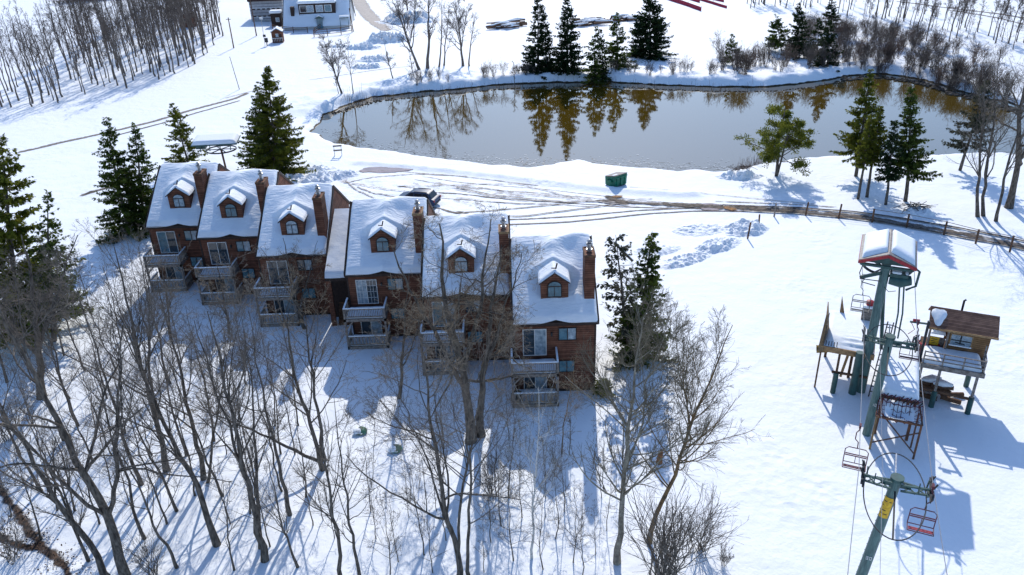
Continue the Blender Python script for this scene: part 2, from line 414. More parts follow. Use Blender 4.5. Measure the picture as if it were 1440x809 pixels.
# pond: still water over a muddy bed, thin ice and debris along the near shore
wm = bpy.data.materials.new("pond_water"); wm.use_nodes = True
n_ = wm.node_tree; b_ = n_.nodes["Principled BSDF"]
b_.inputs["Base Color"].default_value = (0.078, 0.050, 0.006, 1); b_.inputs["Roughness"].default_value = 0.03
b_.inputs["Specular Tint"].default_value = (1.0, 0.95, 0.83, 1)
b_.inputs["IOR"].default_value = 2.15; b_.inputs["Specular IOR Level"].default_value = 0.6
tc_ = n_.nodes.new("ShaderNodeTexCoord"); mp_ = n_.nodes.new("ShaderNodeMapping"); mp_.inputs["Scale"].default_value = (0.5, 1.0, 1.0)
nz_ = n_.nodes.new("ShaderNodeTexNoise"); nz_.inputs["Scale"].default_value = 1.6; nz_.inputs["Detail"].default_value = 3
bp_ = n_.nodes.new("ShaderNodeBump"); bp_.inputs["Strength"].default_value = 0.022; bp_.inputs["Distance"].default_value = 0.1
n_.links.new(tc_.outputs["Object"], mp_.inputs[0]); n_.links.new(mp_.outputs[0], nz_.inputs["Vector"]); n_.links.new(nz_.outputs["Fac"], bp_.inputs["Height"]); n_.links.new(bp_.outputs[0], b_.inputs["Normal"])
cx_, cy_ = POND.mean(0)
big = [tuple(np.array([cx_, cy_]) + (p - np.array([cx_, cy_])) * 1.06) + (WATER_Z,) for p in POND]
pond = MB().add(big, [tuple(range(len(big)))]).build("pond_water", wm)
tag(pond, kind="structure")

def ribbon(name, pts, wd, m, lift=0.02, jag=0.0, step=1.0, seed=0, kind="structure"):
    P = np.array(pts, float)
    # resample with a smooth curve through the points
    seg = np.hypot(*np.diff(P, axis=0).T); s = np.concatenate([[0], np.cumsum(seg)])
    N = max(4, int(s[-1] / step)); t = np.linspace(0, s[-1], N)
    X = np.interp(t, s, P[:, 0]); Y = np.interp(t, s, P[:, 1])
    for _ in range(6):
        X[1:-1] = (X[:-2] + 2 * X[1:-1] + X[2:]) / 4; Y[1:-1] = (Y[:-2] + 2 * Y[1:-1] + Y[2:]) / 4
    dx, dy = np.gradient(X), np.gradient(Y); L = np.hypot(dx, dy) + 1e-9; nxv, nyv = -dy / L, dx / L
    W = wd if np.ndim(wd) else np.full(2, wd)
    W = np.interp(np.linspace(0, 1, N), np.linspace(0, 1, len(W)), W)
    c = 5; vs = []; ed = []
    for k in range(c):
        u = k / (c - 1) * 2 - 1
        j = 1 + jag * (fbm(t * 0.35 + 9 * k, t * 0 + seed, seed + k, 3) - 0.5) * 2
        xx = X + nxv * u * W / 2 * j; yy = Y + nyv * u * W / 2 * j
        vs.append(np.stack([xx, yy, terrain(xx, yy) + lift], -1)); ed.append(np.full(N, 1 - abs(u)))
    V = np.stack(vs, 1).reshape(-1, 3); E = np.stack(ed, 1); E[0] = 0; E[-1] = 0
    a = (np.arange(N - 1)[:, None] * c + np.arange(c - 1)[None, :]).ravel()
    o = np_obj(name, V, np.stack([a, a + c, a + c + 1, a + 1], -1), m, smooth=True)
    at_ = o.data.attributes.new("edge", 'FLOAT', 'POINT'); at_.data.foreach_set("value", E.ravel().astype(np.float32))
    return tag(o, kind=kind)

TRACK = ribbon_mat("tyre_track", (0.52, 0.485, 0.455), (0.33, 0.29, 0.26), cover=0.46, soft=0.45)
TRACK_D = ribbon_mat("tyre_track_dark", (0.28, 0.24, 0.21), (0.12, 0.10, 0.085), cover=0.56, soft=0.5)
MUD = ribbon_mat("road_mud", (0.15, 0.115, 0.09), (0.04, 0.032, 0.027), cover=0.44, soft=0.46, scale=0.8)
SLUSH = ribbon_mat("road_slush", (0.68, 0.65, 0.625), (0.48, 0.44, 0.41), cover=0.32, soft=0.34, scale=0.55)
RUT = ribbon_mat("rut_dark", (0.13, 0.10, 0.08), (0.035, 0.028, 0.024), cover=0.6, soft=0.5)
OCHRE = ribbon_mat("road_sand", (0.36, 0.17, 0.05), (0.16, 0.08, 0.03), cover=0.6, soft=0.5)
tr = [([(-10.56, 91.14), (-5.38, 88.43), (1.97, 86.32), (8.95, 83.41), (14.06, 81.01), (20.17, 79.22), (27.01, 78.22)], .3, TRACK),
      ([(-11.29, 89.96), (-4.50, 86.68), (3.50, 84.35), (10.32, 81.76), (16.17, 79.98), (21.86, 78.46)], .28, TRACK),
      ([(-12.71, 87.66), (-7.65, 85.35), (-1.25, 83.21), (5.65, 81.10), (11.54, 79.34), (17.38, 78.44)], .3, TRACK_D),
      ([(-8.34, 83.84), (-2.02, 81.98), (3.34, 80.88), (10.03, 79.27)], .26, TRACK),
      ([(-0.80, 76.62), (4.61, 76.75), (9.82, 77.48), (13.61, 78.15), (18.12, 78.37), (22.39, 77.61)], .32, TRACK_D),
      ([(-0.81, 75.30), (5.25, 75.36), (10.41, 76.27), (14.95, 77.25), (19.41, 77.46), (24.40, 76.84)], .32, TRACK_D),
      ([(-8.60, 81.07), (-6.52, 79.45), (-4.00, 78.24)], .35, TRACK_D), ([(-8.13, 78.79), (-6.80, 77.89)], .3, TRACK),
      ([(-19.53, 89.25), (-15.63, 91.11), (-10.63, 91.91), (-4.62, 90.58)], .3, TRACK), ([(-20.93, 92.38), (-15.07, 93.38), (-6.33, 91.00), (3.60, 86.64)], .25, TRACK),
      ([(21.46, 79.94), (28.71, 78.89), (34.06, 77.21)], .3, TRACK), ([(13.13, 85.31), (20.53, 82.60), (27.55, 80.04), (32.20, 78.18)], .22, TRACK),
      ([(-17.68, 88.11), (-15.68, 85.61), (-12.29, 83.96)], .3, TRACK), ([(-19.36, 90.71), (-17.46, 86.68), (-14.60, 83.51)], .3, TRACK)]
rt_ = random.Random(4)
for k in range(9):      # crossing ruts of cars that turned on the parking place
    a0 = rt_.uniform(0, 1); dx_ = rt_.uniform(-1.5, 1.5)
    A_, B_, C_ = [(p[0] + rt_.uniform(-4, 4), p[1] + rt_.uniform(-2.2, 2.2)) for p in rt_.choice([((-18.16, 91.10), (-11.88, 87.59), (-5.26, 85.59)), ((-10.32, 88.40), (-2.06, 85.76), (5.69, 81.74)), ((-4.44, 85.06), (4.18, 82.30), (12.37, 79.89)), ((-5.83, 80.83), (1.00, 79.02), (9.22, 78.73)), ((3.54, 85.25), (12.58, 81.35), (21.27, 79.12))])]
    tr.append(([A_, B_, C_], .24, TRACK if k % 3 else TRACK_D))
for i, (p, wd, m) in enumerate(tr): ribbon("tyre_track", p, wd * 1.25, m, 0.016 + 0.004 * i, jag=.25, seed=i, step=0.5)
ribbon("muddy_road", [(8.75, 81.47), (13.93, 80.17), (21.08, 78.32), (28.15, 77.12), (33.35, 75.32), (37.51, 73.28), (41.17, 70.66), (44.70, 68.34), (48.22, 65.35)], [1.0, 2.2, 2.2, 1.9, 1.7], MUD, 0.09, jag=.35, seed=60)
ribbon('tyre_track', [(23.73, 77.10), (29.26, 76.04), (33.69, 74.34), (37.73, 72.17), (41.25, 69.45), (44.74, 67.19), (47.77, 64.62)], .55, RUT, .13, jag=.35, seed=67, step=.5)
ribbon('tyre_track', [(21.91, 78.66), (29.05, 77.64), (34.33, 76.01), (38.51, 73.94), (42.24, 71.45), (45.69, 68.93), (48.76, 66.25)], .5, RUT, .12, jag=.35, seed=68, step=.5)
ribbon('road_slush', [(-12.87, 89.12), (-5.32, 86.99), (3.48, 83.90), (10.27, 81.34), (16.06, 79.37), (21.81, 78.26)], [4, 9, 8, 6, 5, 3], SLUSH, .012, jag=.3, seed=90)
ribbon('road_slush', [(-20.64, 90.83), (-16.02, 87.96), (-10.92, 86.10), (-5.94, 82.97), (0.26, 79.08)], [3, 7, 8, 6, 2], SLUSH, .014, jag=.3, seed=91)
ribbon("road_slush", [(10.19, 83.30), (11.67, 81.43), (12.85, 79.03)], [1.2, 2.6, 1.6], MUD, 0.1, jag=.5, seed=61)
ribbon("road_slush", [(17.95, 79.41), (18.93, 78.71), (19.68, 78.04)], [1.2, 1.8, 1.2], MUD, 0.1, jag=.5, seed=62)
ribbon("road_sand", [(11.16, 82.34), (12.51, 82.00)], [.9, .9], OCHRE, 0.12, jag=.4, seed=63, step=.4)
ribbon("road_sand", [(22.25, 78.22), (23.07, 77.35), (23.54, 76.92)], [.8, 1.3, .8], OCHRE, 0.12, jag=.4, seed=64, step=.4)
ribbon("road_sand", [(32.65, 74.99), (33.55, 74.35)], [.6, .7], OCHRE, 0.12, jag=.4, seed=66, step=.4)
ribbon("lane_track", [(-66.52, 105.64), (-63.48, 109.18), (-58.62, 113.81), (-53.54, 119.21), (-47.90, 128.10), (-44.33, 132.22), (-43.40, 136.47)], 1.1, TRACK_D, 0.03, jag=.3, seed=70)
ribbon("lane_track", [(-56.74, 111.85), (-52.37, 117.53), (-47.01, 125.37), (-43.08, 131.13)], .55, TRACK_D, 0.05, jag=.3, seed=71)
ribbon("lane_track", [(-49.81, 87.26), (-48.70, 89.49), (-47.44, 90.83), (-45.85, 91.67)], [.6, 2.0, 1.8, .8], MUD, 0.03, jag=.3, seed=72)
ribbon("lane_track", [(-35.61, 143.82), (-30.81, 146.53), (-22.52, 151.87), (-16.10, 154.05)], .5, TRACK, 0.03, jag=.4, seed=73)
ribbon("lane_track", [(-39.36, 142.15), (-44.35, 135.60), (-46.85, 132.07)], .5, TRACK, 0.03, jag=.4, seed=73)
ribbon("lane_track", [(100.12, 214.09), (106.64, 201.61), (113.01, 191.37), (116.54, 183.48)], 1.6, TRACK_D, 0.05, jag=.3, seed=74)
ribbon("lane_track", [(105.10, 198.49), (110.44, 186.69), (111.54, 175.00)], .9, TRACK_D, 0.05, jag=.3, seed=75)
ribbon("farm_lane", [(-44.83, 258.96), (-37.68, 228.49), (-30.88, 203.89), (-26.96, 193.17)], [5, 5, 5, 3], ribbon_mat("lane_gravel", (0.50, 0.45, 0.40), (0.36, 0.31, 0.27), cover=0.62, soft=0.5), 0.05, jag=.2, seed=76)

def puddle(name, ctr, a, b, rz, m, seed, lift=0.04):
    n = 40; vs = []
    for k in range(n):
        t = 2 * math.pi * k / n
        q = 1 + 0.5 * (float(fbm(math.cos(t) * 1.6 + seed, math.sin(t) * 1.6, seed)) - 0.5)
        x, y = a * math.cos(t) * q, b * math.sin(t) * q
        vs.append((ctr[0] + x * math.cos(rz) - y * math.sin(rz), ctr[1] + x * math.sin(rz) + y * math.cos(rz)))
    zs_ = [gz(*p) for p in vs[::3]] + [gz(*ctr)] * 4; z = sum(zs_) / len(zs_) + lift * .5
    o = MB().add([(x, y, z) for x, y in vs], [tuple(range(n))]).build(name, m)
    return tag(o, kind="structure")
PUD = mat("puddle_water", (0.36, 0.235, 0.18), 0.12, var=0.35, scale=0.8, spec=0.5)
PUD_D = mat("puddle_dark", (0.17, 0.15, 0.14), 0.12, var=0.35, scale=0.8, spec=0.5)
puddle("puddle", (-14.93, 93.63), 3.3, 1.2, -.02, PUD, 1)
puddle("puddle", (-16.96, 93.30), 1.6, .45, .1, PUD_D, 2, .05)
puddle("puddle", (21.01, 78.33), 1.25, 1.05, 0, PUD, 3, .12)
puddle("puddle", (11.41, 80.60), 1.2, .5, .1, PUD_D, 4, .11)

# leafy seep running through the snow at the lower left
LITTER = ribbon_mat("leafy_seep", (0.105, 0.066, 0.046), (0.03, 0.022, 0.018), cover=0.50, soft=0.42, scale=1.5)
ribbon("seep_stream", [(-33.42, 39.88), (-30.59, 37.16), (-28.03, 34.69), (-26.02, 32.71), (-24.21, 31.37), (-22.36, 29.41)], [.6, .7, .8, 1.2, .8, .5], LITTER, 0.03, jag=.5, seed=80, step=.2)
ribbon("seep_stream", [(-30.00, 33.95), (-28.39, 33.18), (-26.89, 32.39), (-25.64, 32.33)], [.5, .6, .8, .6], LITTER, 0.05, jag=.5, seed=81, step=.2)
rng = np.random.default_rng(5)
lv = []; lf = []
sp = [(-32.38, 38.83), (-30.59, 37.16), (-28.03, 34.69), (-26.02, 32.71), (-24.21, 31.37), (-22.87, 30.12), (-28.39, 33.18), (-26.81, 32.38)]
for k in range(900):
    p = sp[rng.integers(len(sp))]; x, y = p[0] + rng.normal(0, .55), p[1] + rng.normal(0, .5); s = rng.uniform(.03, .08); a = rng.uniform(0, 6.28)
    z = gz(x, y) + .07; tl = rng.normal(0, .03)
    b0 = len(lv); lv += [(x - s * math.cos(a), y - s * math.sin(a), z), (x + s * .5 * math.sin(a), y - s * .5 * math.cos(a), z + tl), (x + s * math.cos(a), y + s * math.sin(a), z + .02), (x - s * .5 * math.sin(a), y + s * .5 * math.cos(a), z - tl)]
    lf.append((b0, b0 + 1, b0 + 2, b0 + 3))
tag(np_obj("fallen_leaves", lv, np.array(lf), LEAFLITTER), kind="stuff")

def snow_heap(ctr, a, b, h, rz, seed, name="snow_heap", m=None, n=70, rough=1.0):
    u = np.linspace(-1, 1, n); U, V_ = np.meshgrid(u, u)
    rr = np.sqrt(U ** 2 + V_ ** 2)
    x = ctr[0] + (U * a) * math.cos(rz) - (V_ * b) * math.sin(rz); y = ctr[1] + (U * a) * math.sin(rz) + (V_ * b) * math.cos(rz)
    edge = sstep(1.0, 0.35, rr + 0.35 * (fbm(x * .5, y * .5, seed, 3) - .5))
    lump = fbm(x * .9, y * .9, seed + 3, 3); chunk = np.abs(vnoise(x * 2.1, y * 2.1, seed + 8) - .5) * 2 + .6 * np.abs(vnoise(x * 4.3, y * 4.3, seed + 5) - .5)
    z = terrain(x, y) - 0.06 + edge * h * (0.15 + 0.85 * lump + rough * (.6 * chunk - .22))
    a_ = (np.arange(n - 1)[:, None] * n + np.arange(n - 1)[None, :]).ravel()
    o = np_obj(name, np.stack([x, y, z], -1).reshape(-1, 3), np.stack([a_, a_ + 1, a_ + n + 1, a_ + n], -1), m or SNOW_LUMP, smooth=True)
    return tag(o, kind="structure")
for i, (c, a, b, h, rz) in enumerate([((22.81, 72.30), 2.8, 2.2, .8, .4), ((19.48, 68.65), 3.2, 1.7, .7, .6), ((15.85, 65.63), 3.6, 1.3, .6, .5), ((18.70, 72.63), 3.6, 2.0, .35, .1), ((13.68, 67.96), 3.0, 1.6, .3, .3),
        ((26.54, 87.64), 3.0, 1.5, 1.0, 0), ((-24.72, 90.21), 5.5, 2.6, .9, .2), ((-21.26, 91.90), 4.2, 2.0, .7, .2), ((-23.98, 94.77), 3.5, 1.5, .5, 0),
        ((-25.38, 180.38), 6, 3.2, 2.0, 0), ((-29.38, 172.97), 4.2, 2.2, 1.3, 0), ((-25.22, 160.01), 4.5, 2.5, 1.0, 0), ((-26.09, 153.64), 4, 2, .9, 0), ((-34.57, 175.39), 3.5, 1.6, .6, 0),
        ((-23.36, 206.71), 9, 6, 2.5, .2), ((41.06, 74.86), 2.4, 1.3, .7, 0)]):
    snow_heap(c, a, b, h, rz, 11 * i + 2, n=90 if i < 9 else 50)

# ------------------------------------------------------------------ townhouses
RUN, EAVE, RIDGE = 5.5, 5.6, 9.2        # eave to ridge, heights at the roof skin
SL = (RIDGE - EAVE) / RUN
def townhouse(x0, yf, W, label, seed, right_open=False, door_light=False, deck_shape=0, panes=(0, 1, 2)):
    """origin: left front corner of the wall on the ground; roof eave 0.3 m in front of the wall"""
    t = thing("townhouse", label, "townhouse", (x0, yf, gz(x0 + 2, yf) - 0.02), 0, "brown townhouses in the stepped row")
    rs = np.random.default_rng(seed)
    D = 10.4; ye, yr = -0.3, -0.3 + RUN
    zs = lambda y: EAVE + (y - ye) * SL            # front roof plane
    # body
    wz = zs(0) - 0.22
    b = MB().prism([(0, -0.6), (0, wz), (yr, RIDGE - 0.22), (D, RIDGE - 0.22 - (D - yr) * SL), (D, -0.6)], 0.02, W - 0.02)
    b.build("wall", SIDING, t)
    tr_ = MB(); tr_.bx(0.02, W - 0.02, -0.04, 0.0, -0.2, 0.18); tr_.bx(0.0, 0.12, -0.03, 0.0, 0.2, wz); tr_.bx(W - 0.12, W, -0.03, 0.0, 0.2, wz)
    tr_.build("corner_board", TRIM, t)
    # roof slabs with fascia
    xo = 0.10 if right_open else 0.0
    rf = MB()
    rf.prism([(ye, EAVE), (yr, RIDGE), (yr, RIDGE - 0.16), (ye, EAVE - 0.2)], -0.03, W + xo)
    rf.prism([(yr, RIDGE), (D + 0.3, RIDGE - (D + 0.3 - yr) * SL), (D + 0.3, RIDGE - (D + 0.3 - yr) * SL - 0.2), (yr, RIDGE - 0.16)], -0.03, W + xo)
    roof = rf.build("roof", SHINGLE, t)
    fb = MB(); fb.bx(-0.03, W + xo, ye - 0.05, ye - 0.003, EAVE - 0.24, EAVE - 0.01)
    fb.build("fascia", TRIM, roof)
    rk = MB(); xr = W + xo + 0.003
    rk.prism([(ye, EAVE + .05), (yr, RIDGE + .05), (D + .3, RIDGE + .05 - (D + .3 - yr) * SL), (D + .3, RIDGE - .24 - (D + .3 - yr) * SL), (yr, RIDGE - .24), (ye, EAVE - .24)], xr, xr + 0.05)
    rk.build("rake_board", TRIM, roof); rk = MB()
    rk.prism([(ye, EAVE + .05), (yr, RIDGE + .05), (D + .3, RIDGE + .05 - (D + .3 - yr) * SL), (D + .3, RIDGE - .24 - (D + .3 - yr) * SL), (yr, RIDGE - .24), (ye, EAVE - .24)], -0.09, -0.034)
    rk.build("rake_board", TRIM, roof)
    # snow on both slopes: a height field, thin at the rims, with the drift that trails from the dormer to the ridge
    xc = 2.82; wd = 0.90; yd = 0.9; zpk = 8.68; k0 = (8.68 - 8.0) / 0.90
    def snow_sheet(name, ya, yb, fn, nxs, nys, parent, xa=0.05, xb=None, e=0.28):
        xb = W + xo - 0.04 if xb is None else xb
        xs = np.linspace(xa, xb, nxs); ys = np.linspace(ya, yb, nys)
        X, Y = np.meshgrid(xs, ys)
        rim = np.minimum.reduce([X - xa, xb - X]) / e
        Z = fn(X, Y, np.clip(rim, 0, 1))
        a_ = (np.arange(nys - 1)[:, None] * nxs + np.arange(nxs - 1)[None, :]).ravel()
        return np_obj(name, np.stack([X, Y, Z], -1).reshape(-1, 3), np.stack([a_, a_ + 1, a_ + nxs + 1, a_ + nxs], -1), SNOW_ROOF, parent, smooth=True)
    ypk = ye + (zpk - EAVE) / SL
    def main(X, Y, rim):
        base = np.where(Y < yr, EAVE + (Y - ye) * SL, RIDGE - (Y - yr) * SL)
        fr = np.clip((Y - (ye - 0.06)) / 0.30, 0, 1); bk = np.clip((D + 0.3 - Y) / 0.3, 0, 1)
        th = 0.34 * np.sqrt(np.clip(1 - (1 - np.minimum(rim, np.minimum(fr, bk))) ** 2, 0, 1)) - 0.015
        crest = np.exp(-((Y - yr) / 0.45) ** 2)
        th = th - 0.14 * crest + 0.09 * (fbm(X * 1.1 + seed, Y * 1.1, seed, 3) - .5)
        tt = np.clip((Y - ypk + 0.6) / (yr - ypk + 0.6), 0, 1)
        dc = xc + 0.05 + (0.5 + .17 * seed) * tt ** 2.0
        wdd = 0.62 + 0.3 * tt
        th = th + 0.85 * np.exp(-(np.abs(X - dc) / wdd) ** 2) * sstep(yd + 1.2, ypk, Y) * (1 - 0.84 * tt) * (Y < yr + .3)
        # snow bridging from the dormer's roof into the main slope (rounded union of the two)
        dorm = zpk + 0.14 + .10 * (Y - yd) - k0 * np.abs(X - xc) * .8 - 3.0 * (1 - sstep(yd + .7, yd + 1.7, Y))
        zb0 = base + th; r_ = .75
        hh_ = np.clip(r_ - np.abs(zb0 - dorm), 0, None) / r_
        sm_ = np.maximum(zb0, dorm) + r_ * hh_ ** 2 / 4
        near_ = sstep(wd + 1.1, wd + .3, np.abs(X - xc)) * (Y < yr)
        th = th + (sm_ - zb0) * near_
        # snow slumped in lumps at the dormer's sides
        th = th + 0.22 * np.exp(-((X - xc - 1.35) / .4) ** 2 - ((Y - yd - .2) / .55) ** 2) * fbm(X * 3, Y * 3, seed + 4, 3)
        th = th + 0.3 * np.exp(-((X - xc) / 1.6) ** 2 - ((Y - (yd + .15)) / .28) ** 2) * fbm(X * 2.2, Y * 2.2, seed + 9, 3) * 0.25
        return base + th
    snow_sheet("snow_cover", ye - 0.06, D + 0.28, main, 64, 96, roof)
    # dormer
    dm = MB(); ze = 8.0; zb = zs(yd) - 0.25
    yb_ = ye + (ze - EAVE) / SL + 0.1; yp_ = ypk - 0.05
    dm.add([(xc - wd, yd, zb), (xc + wd, yd, zb), (xc + wd, yd, ze), (xc, yd, zpk - 0.09), (xc - wd, yd, ze), (xc - wd, yb_, ze - .05), (xc + wd, yb_, ze - .05), (xc, yp_, zpk - 0.09), (xc - wd, yb_, zb), (xc + wd, yb_, zb)],
           [(0, 1, 2, 3, 4), (0, 4, 5, 8), (1, 9, 6, 2)])
    d_ = dm.build("dormer", SIDING, t)
    dr = MB(); ov = 0.11; k = (zpk - ze) / wd
    for sgn in (-1, 1):
        P = [(xc, yd - .16, zpk), (xc + sgn * (wd + ov), yd - .16, zpk - k * (wd + ov)), (xc + sgn * (wd + ov), yb_ - .1, zpk - k * (wd + ov)), (xc, yp_ + .2, zpk)]
        Q = [(p[0], p[1], p[2] - 0.12) for p in P]
        dr.add(P + Q, [(0, 1, 2, 3), (7, 6, 5, 4), (0, 4, 5, 1), (1, 5, 6, 2), (2, 6, 7, 3)])
    dr.build("dormer_roof", TRIM, d_)
    def dsn(X, Y, rim):
        fr = np.clip((Y - (yd - 0.17)) / 0.3, 0, 1)
        z = zpk - k * np.abs(X - xc) * 1.0
        z = np.where(np.abs(X - xc) < .12, zpk - k * (.06 + (X - xc) ** 2 / .24), z)
        flare = sstep(yd + .3, ypk + .6, Y) * 0.35 * np.abs(X - xc) * k
        return z + flare + 0.15 * np.sqrt(np.clip(1 - (1 - np.minimum(rim, fr)) ** 2, 0, 1)) - 0.01 + .04 * (fbm(X * 2, Y * 2, seed + 6, 3) - .5)
    snow_sheet("snow_cap", yd - 0.17, ypk + 0.55, dsn, 34, 40, d_, xc - wd - ov - .03, xc + wd + ov + .03, 0.1)
    # arched window in the dormer
    ax, az0, az1, aw = xc, 6.9, 7.62, 0.41
    prof = [(ax - aw, az0), (ax + aw, az0), (ax + aw, az1)] + [(ax + aw * math.cos(a), az1 + aw * .8 * math.sin(a)) for a in [R(d) for d in range(15, 180, 15)]] + [(ax - aw, az1)]
    fo = [(ax + (x - ax) * 1.17, az1 + (z - az1) * 1.14) for x, z in prof]
    MB().prism(fo, yd - 0.05, yd - 0.002, 'Y').build("window_frame", TRIM, d_)
    MB().prism(prof, yd - 0.066, yd - 0.053, 'Y').build("arched_window", CURTAIN if seed % 2 else TEAL, d_)
    g = MB(); g.bx(ax - aw, ax + aw, yd - .085, yd - .068, az1 - .03, az1 + .03); g.bx(ax - .02, ax + .02, yd - .085, yd - .068, az0, az1 - .031)
    g.build("muntin", TRIM, d_)
    sp_ = MB(); sp_.beam((xc + .08, yd + .12, zpk + .12), (xc + .18, yd + .18, zpk + .5), .09, .05); sp_.beam((xc - .2, yd + .1, zpk + .2), (xc + .1, yd + .12, zpk + .17), .07, .05)
    sp_.build("vent_pipe", TRIM, d_)
    # chimney chase
    c0, c1, cy0, cy1, cz = W - 0.74, W - 0.07, 0.8, 2.15, 9.75
    ch = MB().bx(c0, c1, cy0, cy1, zs(cy0) - .9, cz).build("chimney", SIDING if seed % 3 else SIDING, t)
    cc = MB()
    for (a, b_, c_, e_) in ((c0 - .03, c1 + .03, cy0 - .03, cy0 + .05), (c0 - .03, c1 + .03, cy1 - .05, cy1 + .03), (c0 - .03, c0 + .05, cy0 + .05, cy1 - .05), (c1 - .05, c1 + .03, cy0 + .05, cy1 - .05)):
        cc.bx(a, b_, c_, e_, cz - .12, cz + .05)
    cc.build("chimney_cap", WOOD_TAN if seed in (4, 5) else WOOD_BROWN, ch)
    fx, fy = (c0 + c1) / 2, (cy0 + cy1) / 2
    fl = MB(); fl.tube([(fx, fy, cz - .05), (fx, fy, cz + .45)], .13, 12); fl.tube([(fx, fy, cz + .45), (fx, fy, cz + .5), (fx, fy, cz + .62), (fx, fy, cz + .66)], [.13, .22, .22, .1], 12)
    fl.tube([(fx, fy, cz + .66), (fx, fy, cz + .78)], .12, 10); fl.tube([(fx, fy, cz + .78), (fx, fy, cz + .88)], [.19, .05], 10); fl.tube([(fx, fy, cz + .1), (fx, fy, cz + .2)], .2, 12)
    fl.build("flue", STEEL, ch, smooth=True)
    MB().bx(c0 + .055, c1 - .055, cy0 + .055, cy1 - .055, cz - .1, cz - .02).build("cap_plate", STEEL if seed % 2 else SNOW_SOFT, ch)
    # glazing: sliding doors up and down on the left, windows on the right
    def pane_set(name, xa, xb, za, zb, cols, mats, fm=WHITE, y=0.0):
        f = MB(); th = .055
        f.bx(xa, xb, y - .06, y - .002, za, za + th); f.bx(xa, xb, y - .06, y - .002, zb - th, zb)
        wn = (xb - xa) / cols
        f.bx(xa, xa + th, y - .06, y - .002, za + th, zb - th); f.bx(xb - th, xb, y - .06, y - .002, za + th, zb - th)
        for i in range(1, cols): f.bx(xa + wn * i - th / 2, xa + wn * i + th / 2, y - .06, y - .002, za + th, zb - th)
        fo_ = f.build(name, fm, t)
        for i in range(cols):
            MB().bx(xa + wn * i + th / 2, xa + wn * (i + 1) - th / 2, y - .035, y - .004, za + th, zb - th).build("pane", mats[i % len(mats)], fo_)
        return fo_
    pm = [GLASS, CURTAIN, TEAL]
    sl = pane_set("sliding_door", .65, 2.22, 2.95, 4.98, 2, [pm[panes[0]], pm[panes[1]]])
    if door_light:      # white grid over the glass
        gr = MB()
        for i in range(1, 4):
            gr.bx(.7, 2.17, -.05, -.037, 2.98 + i * .5 - .012, 2.98 + i * .5 + .012)
        for xx in (.90, 1.12, 1.7, 1.92): gr.bx(xx - .012, xx + .012, -.0545, -.041, 3.0, 4.93)
        gr.build("door_grid", WHITE, sl)
    pane_set("window", 3.0, 4.2, 4.05, 5.02, 2, [pm[panes[2]], CURTAIN], TRIM)
    pane_set("sliding_door", .65, 2.22, .25, 2.2, 2, [GLASS, CURTAIN])
    pane_set("window", 3.02, 4.12, 1.55, 2.5, 2, [TEAL, TEAL], TRIM)
    MB().bx(2.5, 2.62, -.14, -.003, 4.45, 4.7).build("wall_lamp", DARK_STEEL, t)
    # deck: two levels, posts at the front corners, railings, snow
    xa, xb, yo = -0.18, 2.92, -1.82
    dk = MB(); dk.bx(xa, xb, yo, -.01, 2.40, 2.62); dk.build("deck_floor", WOOD_GREY, t)
    for xx in (xa + .07, xb - .07): MB().bx(xx - .07, xx + .07, yo + .0, yo + .14, -.5, 3.46).build("deck_post", WOOD_GREY, t)
    for sx_, xx in ((1, xa + .07), (-1, xb - .07)):
        MB().beam((xx, yo + .07, 1.75), (xx + sx_ * .55, yo + .07, 2.38), .09).build("deck_brace", WOOD_GREY, t)
    def rail(name, zf, ztop, lower=False):
        r_ = MB()
        r_.bx(xa + .145, xb - .145, yo + .03, yo + .11, ztop - .09, ztop); r_.bx(xa + .145, xb - .145, yo + .04, yo + .1, zf + .12, zf + .2)
        n = 22 if not lower else 12
        for i in range(n):
            xx = xa + .2 + (xb - xa - .4) * i / (n - 1); ww = .022 if not lower else .06
            r_.bx(xx - ww, xx + ww, yo + .055, yo + .085, zf + .2, ztop - .09)
        for xx in (xa + .07, xb - .07):
            r_.bx(xx - .04, xx + .04, yo + .145, -.02, ztop - .09, ztop); r_.bx(xx - .03, xx + .03, yo + .145, -.02, zf + .12, zf + .2)
            m_ = 12
            for i in range(m_):
                yy = yo + .25 + (-.15 - yo - .25) * i / (m_ - 1); r_.bx(xx - .015, xx + .015, yy - .022, yy + .022, zf + .2, ztop - .09)
        o = r_.build(name, WOOD_GREY, t)
        s_ = MB(); s_.bx(xa, xb, yo + .0, yo + .13, ztop + .003, ztop + .07)
        for xx in (xa + .07, xb - .07): s_.bx(xx - .06, xx + .06, yo + .132, -.03, ztop + .003, ztop + .08 + .05 * (seed % 3 == 0))
        s_.build("rail_snow", SNOW_SOFT, o, bevel=.025, smooth=True)
        return o
    rail("deck_railing", 2.62, 3.46)
    rail("lower_railing", .25, 1.12, True)
    MB().bx(xa, xb, yo, -.01, .05, .26).build("lower_floor", WOOD_GREY, t)
    def dsnow(name, zf, amp):
        xs = np.linspace(xa + .14, xb - .14, 26); ys = np.linspace(yo + .15, -.06, 18); X, Y = np.meshgrid(xs, ys)
        rim = np.clip(np.minimum.reduce([X - xs[0], xs[-1] - X, Y - ys[0], ys[-1] - Y]) / .15, 0, 1)
        Z = zf + amp * np.sqrt(rim) * (.55 + .7 * fbm(X * 1.3 + seed, Y * 1.3, seed, 3)) - .005
        a_ = (np.arange(17)[:, None] * 26 + np.arange(25)[None, :]).ravel()
        np_obj(name, np.stack([X, Y, Z], -1).reshape(-1, 3), np.stack([a_, a_ + 1, a_ + 27, a_ + 26], -1), SNOW_SOFT, t, smooth=True)
    dsnow("deck_snow", 2.62, .2); dsnow("deck_snow", .26, .16)
